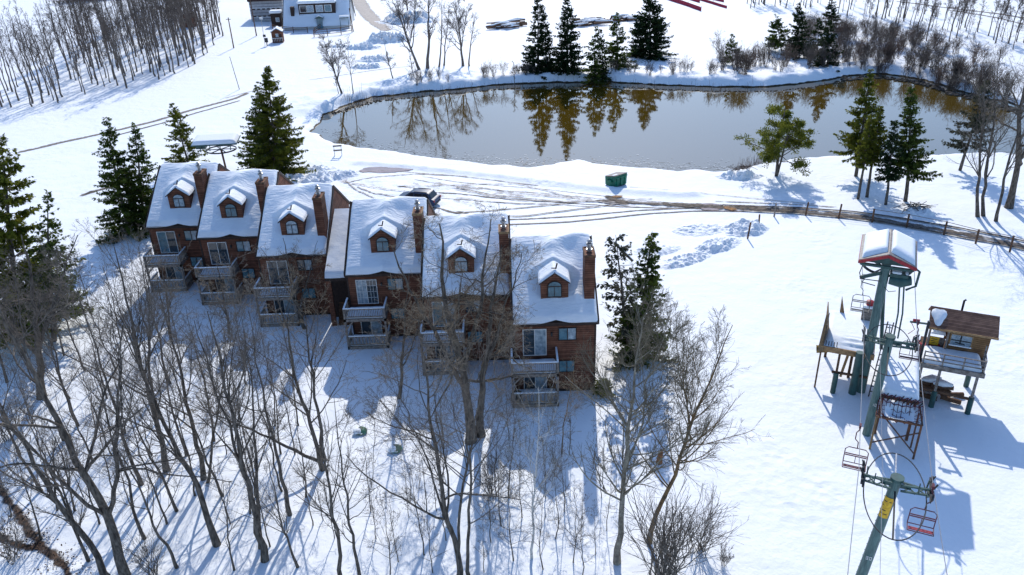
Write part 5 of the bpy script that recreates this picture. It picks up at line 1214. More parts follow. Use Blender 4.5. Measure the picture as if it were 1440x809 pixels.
con = [ # base/top, radius, material, z0, dens, label
 ((-38.90, 75.77, 12.08, 0.96), 3.0, NEEDLE, .05, 1.5, "dense dark spruce left of the far end townhouse, taller of the pair"),
 ((-37.62, 76.59, 11.30, 1.86), 2.6, NEEDLE, .05, 1.4, "second spruce of the pair, touching the far end townhouse's roof"),
 ((-40.50, 98.58, 7.74, -0.45), 2.6, NEEDLE_Y, .04, 1.5, "yellow-green spruce behind the far end townhouse's roof"),
 ((-28.04, 92.79, 12.98, 1.14), 4.2, NEEDLE_Y, .06, 1.7, "broad tall spruce behind the third townhouse, with a bare lower trunk"),
 ((-29.65, 93.72, 10.65, 0.97), 3.4, NEEDLE, .06, 1.3, "shorter spruce merging into the left of the broad tall spruce"),
 ((-39.34, 55.87, 16.15, 3.71), 4.8, NEEDLE_Y, .10, 1.3, "big evergreen at the left edge behind the grove"),
 ((-36.04, 54.57, 12.29, 3.10), 2.8, NEEDLE, .14, 1.0, "smaller evergreen in the grove right of the big left-edge evergreen"),
 ((8.69, 49.25, 10.04, 0.77), 2.1, NEEDLE, .05, 1.5, "green spruce standing free right of the near townhouse"),
 ((39.48, 86.66, 11.91, -0.24), 2.9, NEEDLE_Y, .22, 1.5, "tallest spruce on the near pond bank, farthest left of its clump"),
 ((36.93, 79.43, 9.07, -0.17), 1.7, NEEDLE_Y, .42, 1.3, "yellowish thin spruce in the bank clump, with a bare lower trunk"),
 ((38.05, 79.96, 9.77, -0.26), 2.0, NEEDLE_Y, .40, 1.3, "yellow-green spruce leaning between the clump's trunks"),
 ((39.08, 77.59, 8.80, -0.79), 2.0, NEEDLE_D, .35, 1.3, "dark short spruce in the middle of the bank clump"),
 ((41.44, 78.41, 12.00, -1.72), 2.7, NEEDLE, .25, 1.5, "dark spruce at the right end of the bank clump"),
 ((51.80, 87.46, 10.18, 0.79), 3.4, NEEDLE_G, .28, 1.1, "greyish snow-flecked hemlock by the water behind the right-hand trunks"),
 ((5.79, 142.50, 12.80, 0.17), 2.7, NEEDLE_D, .02, 1.3, "narrow dark spruce on the far pond bank, farthest left of its row"),
 ((7.40, 142.27, 9.70, -0.16), 1.8, NEEDLE_D, .02, 1.2, "thin dark spruce beside the narrow left spruce on the far bank"),
 ((10.65, 140.70, 13.34, -0.04), 2.7, NEEDLE_D, .02, 1.5, "tall dense spruce on the far bank, second of the row"),
 ((15.18, 137.89, 9.78, 0.04), 2.1, NEEDLE, .02, 1.2, "small spruce in the middle of the far bank row"),
 ((16.97, 138.72, 8.26, -0.68), 1.4, NEEDLE_D, .02, 1.1, "smallest spruce tucked in the far bank row"),
 ((19.85, 143.92, 9.43, -0.30), 2.6, NEEDLE, .02, 1.3, "loose green spruce left of the broad spruce on the far bank"),
 ((27.67, 155.21, 12.98, -0.66), 3.8, NEEDLE_D, .02, 1.8, "broad dark spruce at the right end of the far bank row"),
 ((25.69, 155.52, 6.52, -0.82), 2.0, NEEDLE_D, .02, 1.2, "low dark spruce leaning on the broad far bank spruce"),
 ((54.08, 149.79, 9.62, -1.56), 2.6, NEEDLE_D, .02, 1.5, "dark spruce over the far bank, in the middle of the brushy slope"),
 ((53.09, 156.65, 6.84, -2.19), 3.0, NEEDLE, .15, 1.2, "bushy green pine left of the dark spruce on the brushy slope"),
 ((55.77, 140.43, 7.51, -1.01), 2.2, NEEDLE_D, .02, 1.4, "dark spruce lowest on the brushy slope, close to the water"),
 ((58.84, 153.67, 6.43, -0.67), 2.2, NEEDLE_D, .02, 1.2, "small dark spruce just above the lowest one on the brushy slope"),
 ((40.70, 145.59, 5.44, -0.53), 2.0, NEEDLE, .2, 1.0, "low green pine scrub on the snowy slope left of the bushy pine"),
 ((69.04, 174.89, 7.15, -0.80), 2.2, NEEDLE_D, .02, 1.2, "dark spruce at the top edge above the brushy slope"),
]
for i, (b, rb, m, z0, dn, lab) in enumerate(con):
    x, y, h, lx = b
    far = y > 115
    put(conifer("spruce_tree", 500 + i, h, rb * (1.38 if far else 1.2), m, z0=z0, dens=dn * (.95 if far else 1.05), lean=(lx, 0), size=1.15 if far else .95), x, y, lab)
# half-dead broken conifer next to the free-standing spruce
x, y, h, lx = (8.41, 49.46, 9.83, -1.34)
dc = conifer("spruce_tree", 560, h, 2.0, NEEDLE_G, z0=.1, dens=.75, lean=(lx, 0), bare=.35, tip=.5, power=.6)
put(dc, x, y, "half-bare greyish conifer with a broken snowy top, right of the near townhouse")
bt = MB().beam((lx * 1.0, 0, h * .93), (lx + 1.2, -.1, h * .80), .16).build("broken_top", BARK, dc); MB().beam((lx, .0, h * .93 + .09), (lx + 1.2, -.1, h * .80 + .09), .14, .06).build("top_snow", SNOW_SOFT, dc)

# round-crowned pine on the near bank
def pine(name, seed, h, rc, m):
    rg = np.random.default_rng(seed); root = bpy.data.objects.new(name, None); col.objects.link(root)
    P0 = np.stack([np.cumsum(rg.normal(0, .06, 10)), np.cumsum(rg.normal(0, .05, 10)), np.linspace(-.3, h * .92, 10)], 1)[None]; R0 = np.linspace(.2, .05, 10)[None]
    P1 = P0.copy(); P1[0, :, 0] += np.linspace(.05, 1.2, 10); P1[0, :, 2] *= .86; R1 = R0 * .7
    Pt = np.concatenate([P0, P1]); Rt = np.concatenate([R0, R1]); V, F = tubes_np(Pt, Rt, 8); np_obj("trunk", V, F, BARK, root, smooth=True)
    P, Rr, L = spawn(rg, Pt, Rt, 17, .25, .99, 84, 9, .42, .74, .11, .035, 7, .5, np.array([h * .85, h * .75]), top=.38)
    V, F = tubes_np(P, Rr, 4); P2, R2, L2 = spawn(rg, P, Rr, 9, .35, 1.0, 48, 12, .2, .42, .12, .05, 4, .6, L); V2, F2 = tubes_np(P2, np.maximum(R2, .008), 3)
    np_obj("limbs", np.concatenate([V, V2]), np.concatenate([F, F2 + len(V)]), TWIG, root, smooth=True)
    C = P2[:, 2:].reshape(-1, 3); C = np.repeat(C, 15, 0); n = len(C); C = C + rg.normal(0, 1, (n, 3)) * np.array([.19, .19, .09])
    d = rg.normal(size=(n, 3)) + np.array([0, 0, .35]); d /= np.linalg.norm(d, axis=1, keepdims=True); s2 = np.cross(d, rg.normal(size=(n, 3))); s2 /= np.linalg.norm(s2, axis=1, keepdims=True)
    ln = 1.1 * rg.uniform(.18, .34, n)[:, None]; wd_ = rg.uniform(.03, .06, n)[:, None]
    Q = np.stack([C, C + d * ln * .5 + s2 * wd_, C + d * ln, C + d * ln * .5 - s2 * wd_], 1).reshape(-1, 3)
    np_obj("crown", Q, np.arange(len(Q)).reshape(-1, 4), m, root); return root
put(pine("pine_tree", 600, (30.75, 87.49, 8.72, -1.23)[2], 4, NEEDLE_Y), *(30.75, 87.49), "round-crowned green pine on the near bank, right of the dumpster")
tag(conifer("juniper_bush", 610, .9, .8, NEEDLE_Y, z0=.0, dens=5, droop=.1, power=.5), "yellow-green low bush at the foot of the row's free end wall", "bush").location = (*(5.88, 45.36), gz(*(5.88, 45.36)))

# ---- far wood on the left, trees behind the pond, brush on the far bank (copies of a few kinds)
wood_p = [make_tree("woodland_tree", 700 + i, 11.0, .12, (rng.uniform(-.9, .1), rng.uniform(-.3, .3)), FARW, BARK_FAR, BARK_FAR, minr=.011, trunk_top=.2, fork=[(.3, .9, .2, .9, .6)] if i % 3 == 0 else None) for i in range(6)]
WOODEDGE = [(-85.64, 116.05), (-77.84, 127.79), (-71.66, 135.21), (-66.97, 141.09), (-63.03, 148.73), (-60.52, 159.36)]
wp = []
k = 0
while len(wp) < 250 and k < 20000:
    k += 1
    f = 4.999 * rng.uniform(0, 1) ** 1.25; i = int(f); fr = f - i
    ex = WOODEDGE[i][0] * (1 - fr) + WOODEDGE[i + 1][0] * fr; ey = WOODEDGE[i][1] * (1 - fr) + WOODEDGE[i + 1][1] * fr
    dep = rng.uniform(0, 1) ** 1.15 * (150 - 23 * f)
    x, y = ex - dep * .12 + rng.normal(0, .5), ey + dep
    if all((x - a) ** 2 + (y - b) ** 2 > 2.0 for a, b in wp): wp.append((x, y))
for i, (x, y) in enumerate(wp):
    root = wood_p[i] if i < 6 else copy_tree(wood_p[i % 6])
    put(root, x, y, "tall thin bare tree of the snowy wood at the upper left", "tree", "bare trees of the upper left wood", rng.uniform(.7, 1.35), rng.uniform(-.5, .5))
far_b = [((-15.76, 150.27, 13.75, -4.17), .2, 0, "large bare tree behind the pond's left part, leaning left"), ((-14.40, 151.30, 14.38, 1.22), .24, 1, "thickest bare tree behind the pond's left part, upright"),
         ((-12.35, 152.24, 12.40, 1.50), .13, 2, "slim bare tree just right of the thickest one behind the pond"), ((-11.50, 153.37, 11.00, 1.77), .12, 3, "slim bare tree farthest right of the close group behind the pond"),
         ((-7.84, 152.19, 11.73, -0.75), .19, 0, "bushy bare tree standing apart, right of the group behind the pond"), ((-6.64, 152.02, 9.21, 1.51), .12, 2, "small bare tree beside the bushy one behind the pond"), ((-19.60, 141.62, 6.55, -0.95), .09, 3, "small thin bare tree by the pond's upper left shore"), ((-16.16, 143.34, 4.92, -0.45), .07, 3, "low bare sapling behind the pond, foot of the large leaning tree"),
         ((-26.40, 129.95, 8.68, -1.94), .13, 0, "spreading bare tree at the pond's left tip"), ((-24.79, 130.68, 8.00, 0.04), .07, 2, "thin bare pole-like tree right of the spreading one at the pond tip"), ((-26.87, 130.01, 3.33, -0.50), .05, 2, "short dead sapling at the pond's left tip"),
         ((1.68, 136.58, 5.06, -0.22), .06, 2, "thin dead stem on the far shore left of the spruce row"), ((-24.65, 215.98, 6.39, 0.01), .2, 1, "bare tree by the farm lane at the top edge")]
for i, (b, r_, kd, lab) in enumerate(far_b):
    x, y, h, lx = b
    put(make_tree("bare_tree", 740 + i, h, r_ * 1.25, (lx, 0), [FARBIG, FARBIG, FARW, SAP][kd], BARK_FAR, BARK_FAR, fork=[(.3, 1.5, .3, .9, .6), (.35, -1.5, .3, .85, .5)] if kd == 0 else None, minr=.011), x, y, lab)
along_pre = [tuple(np.array(a) + np.array([rng.normal(0, 5), rng.uniform(-4, 14)])) for a in [(64.98, 211.72), (74.26, 207.33), (81.59, 198.90), (85.28, 187.64), (87.84, 175.84), (90.86, 166.81), (94.35, 159.95), (96.85, 152.32)] * 9]
up_p = [make_tree("bank_tree", 770 + i, 9.5, .12, (rng.uniform(-.5, .9), 0), FARW, BARK_FAR, BARK_FAR, minr=.015, fork=[(.25, 1.0, .2, .9, .6)] if i % 2 == 0 else None) for i in range(4)]
ub = along_pre + [(82.41, 205.60), (84.79, 202.76), (84.68, 196.08), (86.47, 193.57), (86.47, 190.44), (88.79, 192.05), (90.76, 175.30), (92.24, 176.81), (96.27, 176.06), (99.38, 180.07), (97.04, 164.91), (98.85, 163.80), (104.76, 168.43), (99.88, 157.52), (66.51, 213.87), (68.35, 211.00), (70.14, 208.20), (75.79, 211.85), (80.78, 215.82), (78.80, 202.87),
      (97.64, 193.44), (101.19, 190.61), (107.34, 191.46), (115.75, 191.88), (96.77, 202.55), (88.36, 180.29), (83.92, 176.56), (64.96, 218.02), (92.51, 213.22), (87.97, 215.51), (115.18, 179.86), (97.47, 169.75)]
for i, (x, y) in enumerate(ub):
    root = up_p[i] if i < 4 else copy_tree(up_p[i % 4])
    put(root, x, y, "thin bare tree above the brushy bank behind the pond, upper right", "tree", "bare trees above the far right bank", rng.uniform(.4, 1.25), rng.uniform(-.4, .4))
shr_p = [make_bush("bank_shrub", 800 + i, 3.6, 17, 1.5, BRUSH if i % 3 == 0 else BARK_FAR, .010) for i in range(6)]
sb = []
def along(poly, n, spread, up_):
    out = []
    for _ in range(n):
        f = rng.uniform(0, len(poly) - 1.001); i = int(f); fr = f - i
        out.append((poly[i][0] * (1 - fr) + poly[i + 1][0] * fr + rng.normal(0, spread), poly[i][1] * (1 - fr) + poly[i + 1][1] * fr + abs(rng.normal(0, up_)) + .6))
    return out
sb += along([(56.93, 136.34), (64.04, 137.53), (68.39, 132.59), (70.26, 125.82), (71.97, 119.64), (74.49, 113.86)], 95, 1.0, 8)
sb += along([(39.05, 134.59), (46.51, 135.66), (55.41, 137.11)], 26, 1, 9)
sb += along([(63.78, 163.63), (73.04, 162.06), (77.51, 150.70), (81.98, 134.93)], 85, 4, 8)
sb += along([(25.94, 134.31), (34.21, 134.21), (40.19, 134.43)], 18, .8, 4)
sb += along([(-7.35, 136.77), (1.12, 139.30), (6.01, 139.16)], 11, .6, 1.2)
sb += along([(-17.89, 134.12), (-13.27, 135.51), (-7.35, 136.77)], 8, .6, 1.2)
sb += along([(15.65, 137.83), (21.60, 137.00), (26.30, 136.35)], 9, .6, 1.5)
for i, (x, y) in enumerate(sb):
    root = shr_p[i] if i < 6 else copy_tree(shr_p[i % 6])
    thin = x < 36
    put(root, x, y, "bare brown shrub among many on the snowy far bank of the pond", "shrub", "bare shrubs on the far pond bank", rng.uniform(.35, .75) if thin else rng.uniform(.6, 1.25), rng.uniform(0, 6.28))
# distant brush belt behind the left wood: one uncountable mass of twigs
hv, hf, ho = [], [], 0
PB = []
for k in range(3000):
    f = rng.uniform(0, 1); bx_ = (-127.68, 247.40); ex_ = (-105.39, 263.32)
    PB.append((bx_[0] + (ex_[0] - bx_[0]) * f + rng.normal(0, 3), bx_[1] + (ex_[1] - bx_[1]) * f + rng.uniform(0, 16)))
PB = np.array(PB); n = len(PB); hh = rng.uniform(2, 5.5, n); q = rng.normal(0, .5, (n, 2)); zb = terrain(PB[:, 0], PB[:, 1])
tt = np.linspace(0, 1, 3)[None, :, None]
P = np.concatenate([PB[:, None, 0:1] + q[:, None, 0:1] * tt, PB[:, None, 1:2] + q[:, None, 1:2] * tt, zb[:, None, None] - .2 + hh[:, None, None] * tt], 2)
V, F = tubes_np(P, np.repeat(np.array([[.05, .04, .02]]), n, 0), 3)
P2, R2, L2 = spawn(rng, P, np.full((n, 3), .04), 4, .3, 1, 35, 12, .3, .5, .1, .02, 2, .7, hh); V2, F2 = tubes_np(P2, R2, 3)
tag(np_obj("brush_belt", np.concatenate([V, V2]), np.concatenate([F, F2 + len(V)]), BRUSH, smooth=True), kind="stuff")
# reeds and dead stalks at the water's edge
rd = np.array(along([(-26.07, 126.73), (-20.91, 130.19), (-14.17, 132.17), (-7.24, 134.21), (1.08, 136.14), (9.47, 136.04), (17.78, 135.43), (26.63, 131.68), (34.29, 129.67), (42.03, 128.64)], 620, .3, .8) + along([(27.13, 89.84), (29.35, 91.18), (30.64, 91.85)], 60, .4, .3))
n = len(rd); hh = rng.uniform(.4, 1.7, n); q = rng.normal(0, .22, (n, 2)); zb = terrain(rd[:, 0], rd[:, 1])
P = np.concatenate([rd[:, None, 0:1] + q[:, None, 0:1] * tt, rd[:, None, 1:2] + q[:, None, 1:2] * tt, zb[:, None, None] - .1 + hh[:, None, None] * tt], 2)
V, F = tubes_np(P, np.repeat(np.array([[.022, .018, .012]]), n, 0), 3); tag(np_obj("dead_stalks", V, F, BRUSH, smooth=True), kind="stuff")
# debris and thin broken ice along the near shore
iv, if_, = [], []
for (x, y) in along([(-26.54, 112.05), (-18.24, 103.46), (-10.39, 99.61), (-2.15, 95.64), (3.96, 94.48), (13.26, 93.57), (20.73, 91.24), (27.26, 90.34)], 1100, .8, 1.6):
    s = rng.uniform(.03, .10); a = rng.uniform(0, 6.28); z = WATER_Z + .012; b0 = len(iv)
    iv += [(x + s * 2.2 * math.cos(a + t_) * (1 if i_ % 2 else .7), y + s * math.sin(a + t_), z + .004 * (b0 % 7)) for i_, t_ in enumerate((0, 1.3, 2.6, 3.9, 5.2))]
    if_.append(tuple(range(b0, b0 + 5)))
ICE = mat("pond_ice", (.42, .45, .47), .25, dark=(.10, .10, .09), scale=.9, contrast=(.42, .55))
tag(np_obj("shore_ice", iv, np.array(if_), ICE), kind="stuff")
sv, sf = [], []
def stone(x, y, z, s):
    b0 = len(sv)
    for dz_, q in ((-.4, .8), (.15, 1.0), (.55, .5)):
        for k in range(6):
            a = k * 1.047 + rng.uniform(-.2, .2); sv.append((x + s * q * math.cos(a) * rng.uniform(.8, 1.3), y + s * q * math.sin(a), z + s * dz_))
    for r_ in (0, 1):
        for k in range(6): sf.append((b0 + 6 * r_ + k, b0 + 6 * r_ + (k + 1) % 6, b0 + 6 * r_ + 6 + (k + 1) % 6, b0 + 6 * r_ + 6 + k))
    sf.append((b0 + 12, b0 + 13, b0 + 14, b0 + 15)); sf.append((b0 + 12, b0 + 15, b0 + 16, b0 + 17))
for (x, y) in along([(56.53, 133.72), (62.95, 134.95), (67.26, 130.17), (68.94, 123.18), (70.95, 116.77), (73.21, 111.65)], 420, .5, 1.1): stone(x, y - .9, max(gz(x, y - .9), WATER_Z) + .05, rng.uniform(.08, .35))
for (x, y) in along([(-26.50, 122.90), (-24.28, 126.07), (-20.85, 129.71), (-14.13, 131.68), (-7.22, 133.71), (1.07, 135.63), (9.43, 135.53), (17.72, 134.92), (26.54, 131.20), (34.18, 129.20), (41.89, 128.18), (49.21, 129.63), (56.53, 133.72)], 520, .4, .35): stone(x, y - .8, max(gz(x, y - .8), WATER_Z) + .02, rng.uniform(.05, .18))
tag(np_obj("shore_stones", sv, np.array(sf), mat("shore_stone", (.10, .085, .07), .9, dark=(.035, .03, .026), scale=1.2)), kind="stuff")

# ------------------------------------------------------------------ other objects
# parked car (dark blue estate, seen from behind and above)
x, y = -9.9, 82.0
car = thing("parked_car", "dark blue car parked on the snow behind the fourth townhouse", "car", (x, y, gz(x, y)), R(161))
CARP = mat("car_paint_blue", (.022, .055, .125), .42, spec=.3, var=.2, scale=3); CGL = mat("car_glass", (.012, .018, .024), .2, spec=.35)
TYRE = mat("tyre_rubber", (.02, .02, .02), .85); CHROME = mat("wheel_rim", (.35, .35, .36), .35, metal=.7)
L_, W_ = 4.65, 1.84
import bmesh
prof = [(-2.3, .42), (-2.33, .75), (-2.22, 1.0), (-1.95, 1.08), (-1.62, 1.62), (-1.3, 1.68), (.2, 1.66), (.55, 1.58), (1.25, 1.08), (2.1, .92), (2.3, .72), (2.32, .42), (1.85, .28), (-1.9, .28)]
bd = MB(); n = len(prof); rows = []
for s_, sh in ((-1, 1), (1, 1)): pass
def ring(yy, k): return [(px_, yy * (1 - k * max(0, pz - 1.02) / .66), pz) for px_, pz in prof]
st_ = [ring(-W_ / 2, .26), ring(-W_ / 2 * .7, .1), ring(0, 0), ring(W_ / 2 * .7, .1), ring(W_ / 2, .26)]
vs = [p for r_ in st_ for p in r_]; fs = []
for r_ in range(4):
    for k in range(n): fs.append((r_ * n + k, r_ * n + (k + 1) % n, (r_ + 1) * n + (k + 1) % n, (r_ + 1) * n + k))
fs.append(tuple(range(n - 1, -1, -1))); fs.append(tuple(range(4 * n, 5 * n)))
bd.add(vs, fs); bd.build("body", CARP, car, bevel=.035, smooth=True)
def side_y(z, k=.26): return W_ / 2 * (1 - k * max(0, z - 1.02) / .66)
for sg in (-1, 1):
    for (xa, xb, xc_, xd) in ((-1.75, -.95, -.95, -1.42), (-.88, .02, .02, -.88), (.09, 1.02, .42, .09)):
        g = MB(); o_ = sg * .012
        g.add([(xa, sg * side_y(1.1) + o_, 1.1), (xb, sg * side_y(1.1) + o_, 1.1), (xc_, sg * side_y(1.55) + o_, 1.55), (xd, sg * side_y(1.55) + o_, 1.55)], [(0, 1, 2, 3)])
        g.add([(xa, sg * side_y(1.1) - o_, 1.1), (xb, sg * side_y(1.1) - o_, 1.1), (xc_, sg * side_y(1.55) - o_, 1.55), (xd, sg * side_y(1.55) - o_, 1.55)], [(3, 2, 1, 0)])
        g.build("side_window", CGL, car)
g = MB(); g.add([(-1.99, -.72, 1.1), (-1.99, .72, 1.1), (-1.665, .6, 1.58), (-1.665, -.6, 1.58)], [(0, 1, 2, 3)]); g.build("rear_window", CGL, car)
g = MB(); g.add([(1.235, -.7, 1.12), (1.235, .7, 1.12), (.60, .6, 1.575), (.60, -.6, 1.575)], [(3, 2, 1, 0)]); g.build("windscreen", CGL, car)
for sg in (-1, 1):
    for wx in (-1.42, 1.42):
        wh = MB().tube([(wx, sg * (W_ / 2 - .2), .33), (wx, sg * (W_ / 2 + .01), .33)], .33, 18).build("wheel", TYRE, car, smooth=True)
        MB().tube([(wx, sg * (W_ / 2 + .0), .33), (wx, sg * (W_ / 2 + .022), .33)], .2, 14).build("rim", CHROME, wh)
    MB().bx(-2.35, -2.27, sg * .86 - .08, sg * .86 + .08, .78, .98).build("tail_light", RED, car)
    MB().bx(2.24, 2.33, sg * .68 - .14, sg * .68 + .14, .66, .8).build("headlight", WHITE, car)
    MB().bx(.82, 1.0, sg * .97 - .09, sg * .97 + .09, 1.05, 1.19).build("mirror", CARP, car)
    MB().beam((-1.4, sg * .58, 1.7), (.1, sg * .58, 1.7), .04).build("roof_rail", DARK_STEEL, car)
MB().bx(-2.37, -2.30, -.75, .75, .42, .6).build("bumper", DARK_STEEL, car)

# green dumpster by the pond
x, y = (12.12, 86.10)
d = thing("dumpster", "green metal dumpster with two grey lids on the snow by the pond", "dumpster", (x, y, gz(x, y)), R(38))
DG = mat("dumpster_green", (.012, .20, .115), .5, dark=(.008, .10, .06), scale=2.5)
b = MB(); b.prism([(-.72, .12), (.72, .12), (.78, 1.02), (-.78, 1.38)], -.95, .95); b.build("body", DG, d)
b = MB()
for xx in (-.6, 0, .6): b.bx(xx - .05, xx + .05, -.84, -.70, .15, 1.2)
b.bx(-.97, .97, -.83, -.765, 1.1, 1.2); b.build("rib", DG, d)
for sg in (-1, 1):
    b = MB(); b.bx(sg * .953 if sg > 0 else -1.15, 1.15 if sg > 0 else -.953, -.35, .35, .62, .86); b.build("lift_pocket", DG, d)
    p = [(-.80, 1.41), (.82, 1.04), (.82, 1.09), (-.80, 1.47)]
    b = MB(); b.prism(p, .02 if sg > 0 else -.96, .96 if sg > 0 else -.02); b.build("lid", mat("lid_grey", (.22, .18, .17), .5, dark=(.14, .11, .11), scale=3), d)
b = MB(); b.bx(-.9, .9, -.66, .66, .0, .115); b.build("skid", DARK_STEEL, d)
b = MB(); b.prism([(-.5, 1.41), (-.1, 1.32), (-.1, 1.34), (-.5, 1.43)], -.85, -.1); b.build("lid_snow", SNOW_SOFT, d)

# wire fence along the road
f = thing("wire_fence", "post and wire fence along the muddy road at the right", "fence", (*(35.73, 73.06), gz(*(35.73, 73.06))))
fx, fy, fz = f.location
posts = [(22.61, 70.07, 1.67, 0.36), (24.51, 72.88, 1.29, -0.15), (26.75, 75.29, 1.46, 0.14), (29.97, 75.41, 1.45, 0.32), (32.89, 74.29, 1.56, 0.25), (35.77, 73.05, 1.43, -0.09), (38.50, 71.57, 1.41, -0.00), (41.06, 69.46, 1.38, 0.10), (42.97, 67.33, 1.43, -0.01), (44.97, 65.29, 1.61, -0.09), (46.83, 63.06, 1.50, -0.04)]
tops = []
for i, (px_, py_, h, lx) in enumerate(posts):
    z = gz(px_, py_); p0 = Vector((px_ - fx, py_ - fy, z - .3 - fz)); p1 = Vector((px_ + lx * .4 - fx, py_ - fy, z + h - fz)); tops.append((p0, p1))
    MB().beam(p0, p1, .13).build("post", WOOD_BROWN if i != 2 else WOOD_GREY, f)
for q, r_ in ((.97, .03), (.66, .018), (.40, .018)):
    m = MB(); pts = [p0 + (p1 - p0) * q for p0, p1 in tops[5 if q > .9 else 3:]]; m.tube(pts, r_, 6); m.build("rail" if q > .9 else "wire", WOOD_GREY if q > .9 else CABLE, f)
bp = thing("branch_heap", "heap of dark cut branches on the snow behind the fence, under the spruces", "branch heap", (*(41.18, 75.43), gz(*(41.18, 75.43))))
m = MB()
for k in range(40):
    a = rng.uniform(0, 3.14); r_ = rng.uniform(.4, 1.2); c = Vector((rng.normal(0, .7), rng.normal(0, .4), rng.uniform(.3, .75))); dd = Vector((math.cos(a) * r_, math.sin(a) * r_ * .5, rng.normal(0, .15))); m.tube([c - dd, c + dd], rng.uniform(.012, .045), 5)
m.build("branches", BARK, bp)
cb_ = thing("brush_mound", "snow-dusted brown brush mound by the water, left of the round pine", "brush mound", (*(27.06, 88.33), gz(*(27.06, 88.33))))
m = MB()
for k in range(60):
    a = rng.uniform(0, 3.14); c = Vector((rng.normal(0, .6), rng.normal(0, .35), rng.uniform(.5, 1.05))); dd = Vector((math.cos(a) * .5, math.sin(a) * .3, rng.normal(0, .2))); m.tube([c - dd, c + dd], .02, 4)
m.build("branches", BRUSH, cb_)

# return wheel shelter behind the row
x, y = -34.6, 93.5
t = thing("return_wheel", "lift return wheel on one post under a snowy shelter roof, behind the row", "lift return wheel", (x, y, gz(x, y)), R(4))
MB().tube([(.5, 0, -.3), (.35, 0, 3.3)], .12, 12).build("post", RUST, t, smooth=True)
MB().prism([(-1.25, 4.25), (1.25, 4.55), (1.25, 4.42), (-1.25, 4.1)], -2.7, 2.6).build("roof", GREEN, t)
n = 24; U = np.linspace(0, 1, n); A, B = np.meshgrid(U, U); rim = np.clip(np.minimum.reduce([A, 1 - A, B, 1 - B]) / .12, 0, 1)
a_ = (np.arange(n - 1)[:, None] * n + np.arange(n - 1)[None, :]).ravel()
np_obj("roof_snow", np.stack([-2.66 + 5.22 * A, -1.22 + 2.44 * B, 4.25 + .3 * B + .42 * np.sqrt(1 - (1 - rim) ** 2) + .003], -1).reshape(-1, 3), np.stack([a_, a_ + 1, a_ + n + 1, a_ + n], -1), SNOW_SOFT, t, smooth=True)
m = MB(); m.tube([(.35 + 1.75 * math.cos(2 * math.pi * k / 28), 1.6 * math.sin(2 * math.pi * k / 28), 3.25) for k in range(28)], .085, 7, closed=True)
for k in range(6): a = math.pi * k / 3; m.beam((.35, 0, 3.3), (.35 + 1.72 * math.cos(a), 1.57 * math.sin(a), 3.25), .09)
m.build("wheel", DARK_STEEL, t, smooth=True)
m = MB()
for xx in (-1.9, -.8, .4, 1.6): m.beam((xx, -.6, 3.3), (xx + .15, -.7, 4.18), .09)
m.beam((-2.4, -.7, 4.02), (2.3, -.7, 4.02), .13); m.beam((-2.2, .7, 4.1), (2.2, .7, 4.1), .13); m.bx(-2.4, -1.3, -.5, .4, 3.55, 4.05); m.build("frame", GREEN, t)

# half-buried green domes and stump below the row
for p, lab in (((-9.93, 41.61), "green dome lid half buried in the snow, upper left of the two"), ((-7.49, 39.78), "green dome lid half buried in the snow, lower right of the two")):
    vs = []; fs = []; n = 14
    for r_ in range(5):
        e = r_ / 4 * math.pi / 2
        for k in range(n): a = 2 * math.pi * k / n; vs.append((.40 * math.cos(a) * math.cos(e), .40 * math.sin(a) * math.cos(e), .05 + .28 * math.sin(e)))
    for r_ in range(4):
        for k in range(n): fs.append((r_ * n + k, r_ * n + (k + 1) % n, (r_ + 1) * n + (k + 1) % n, (r_ + 1) * n + k))
    dt = thing("tank_lid", lab, "lid", (*p, gz(*p) - .02)); MB().add(vs, fs).build("dome", mat("lid_green", (.10, .24, .16), .5, dark=(.05, .13, .09), scale=4), dt, smooth=True)
    hd_ = MB(); hd_.tube([(-.15, 0, .31), (-.1, 0, .37), (.1, 0, .37), (.15, 0, .31)], .02, 6); hd_.build("handle", DARK_STEEL, dt)
    U = np.linspace(-.32, .32, 12); A, B = np.meshgrid(U, U); rr = np.clip(1 - (A ** 2 + B ** 2) / .1, 0, 1)
    a_ = (np.arange(11)[:, None] * 12 + np.arange(11)[None, :]).ravel()
    np_obj("lid_snow", np.stack([A - .18, B - .1, .16 + .2 * np.sqrt(rr) * (1 - (B > .25))], -1).reshape(-1, 3), np.stack([a_, a_ + 1, a_ + 13, a_ + 12], -1), SNOW_SOFT, dt, smooth=True)
p = (8.46, 37.79); s_ = thing("broken_stump", "orange-brown broken stump in the blue spruce shadow", "stump", (*p, gz(*p)))
MB().tube([(0, 0, -.2), (0, 0, .35), (.05, 0, .8), (.1, 0, 1.0)], [.22, .17, .15, .03], 9).build("stump", mat("stump_wood", (.33, .13, .05), .9, dark=(.15, .07, .03), scale=6), s_)

# small barrier at the pond's tip
p = (-21.75, 99.88); t = thing("barrier", "little striped wooden barrier on the snow by the pond's left tip", "barrier", (*p, gz(*p)), .15)
for xx in (-.45, .45):
    MB().beam((xx, -.3, -.1), (xx, 0, 1.35), .06).build("leg", WHITE, t); MB().beam((xx, .3, -.1), (xx, .003, 1.35), .06).build("leg", WHITE, t)
m = MB()
for z in (1.2, .65): m.bx(-.55, .55, -.12 + (1.2 - z) * -.15, -.09 + (1.2 - z) * -.15, z, z + .2)
m.build("board", WOOD_GREY, t)

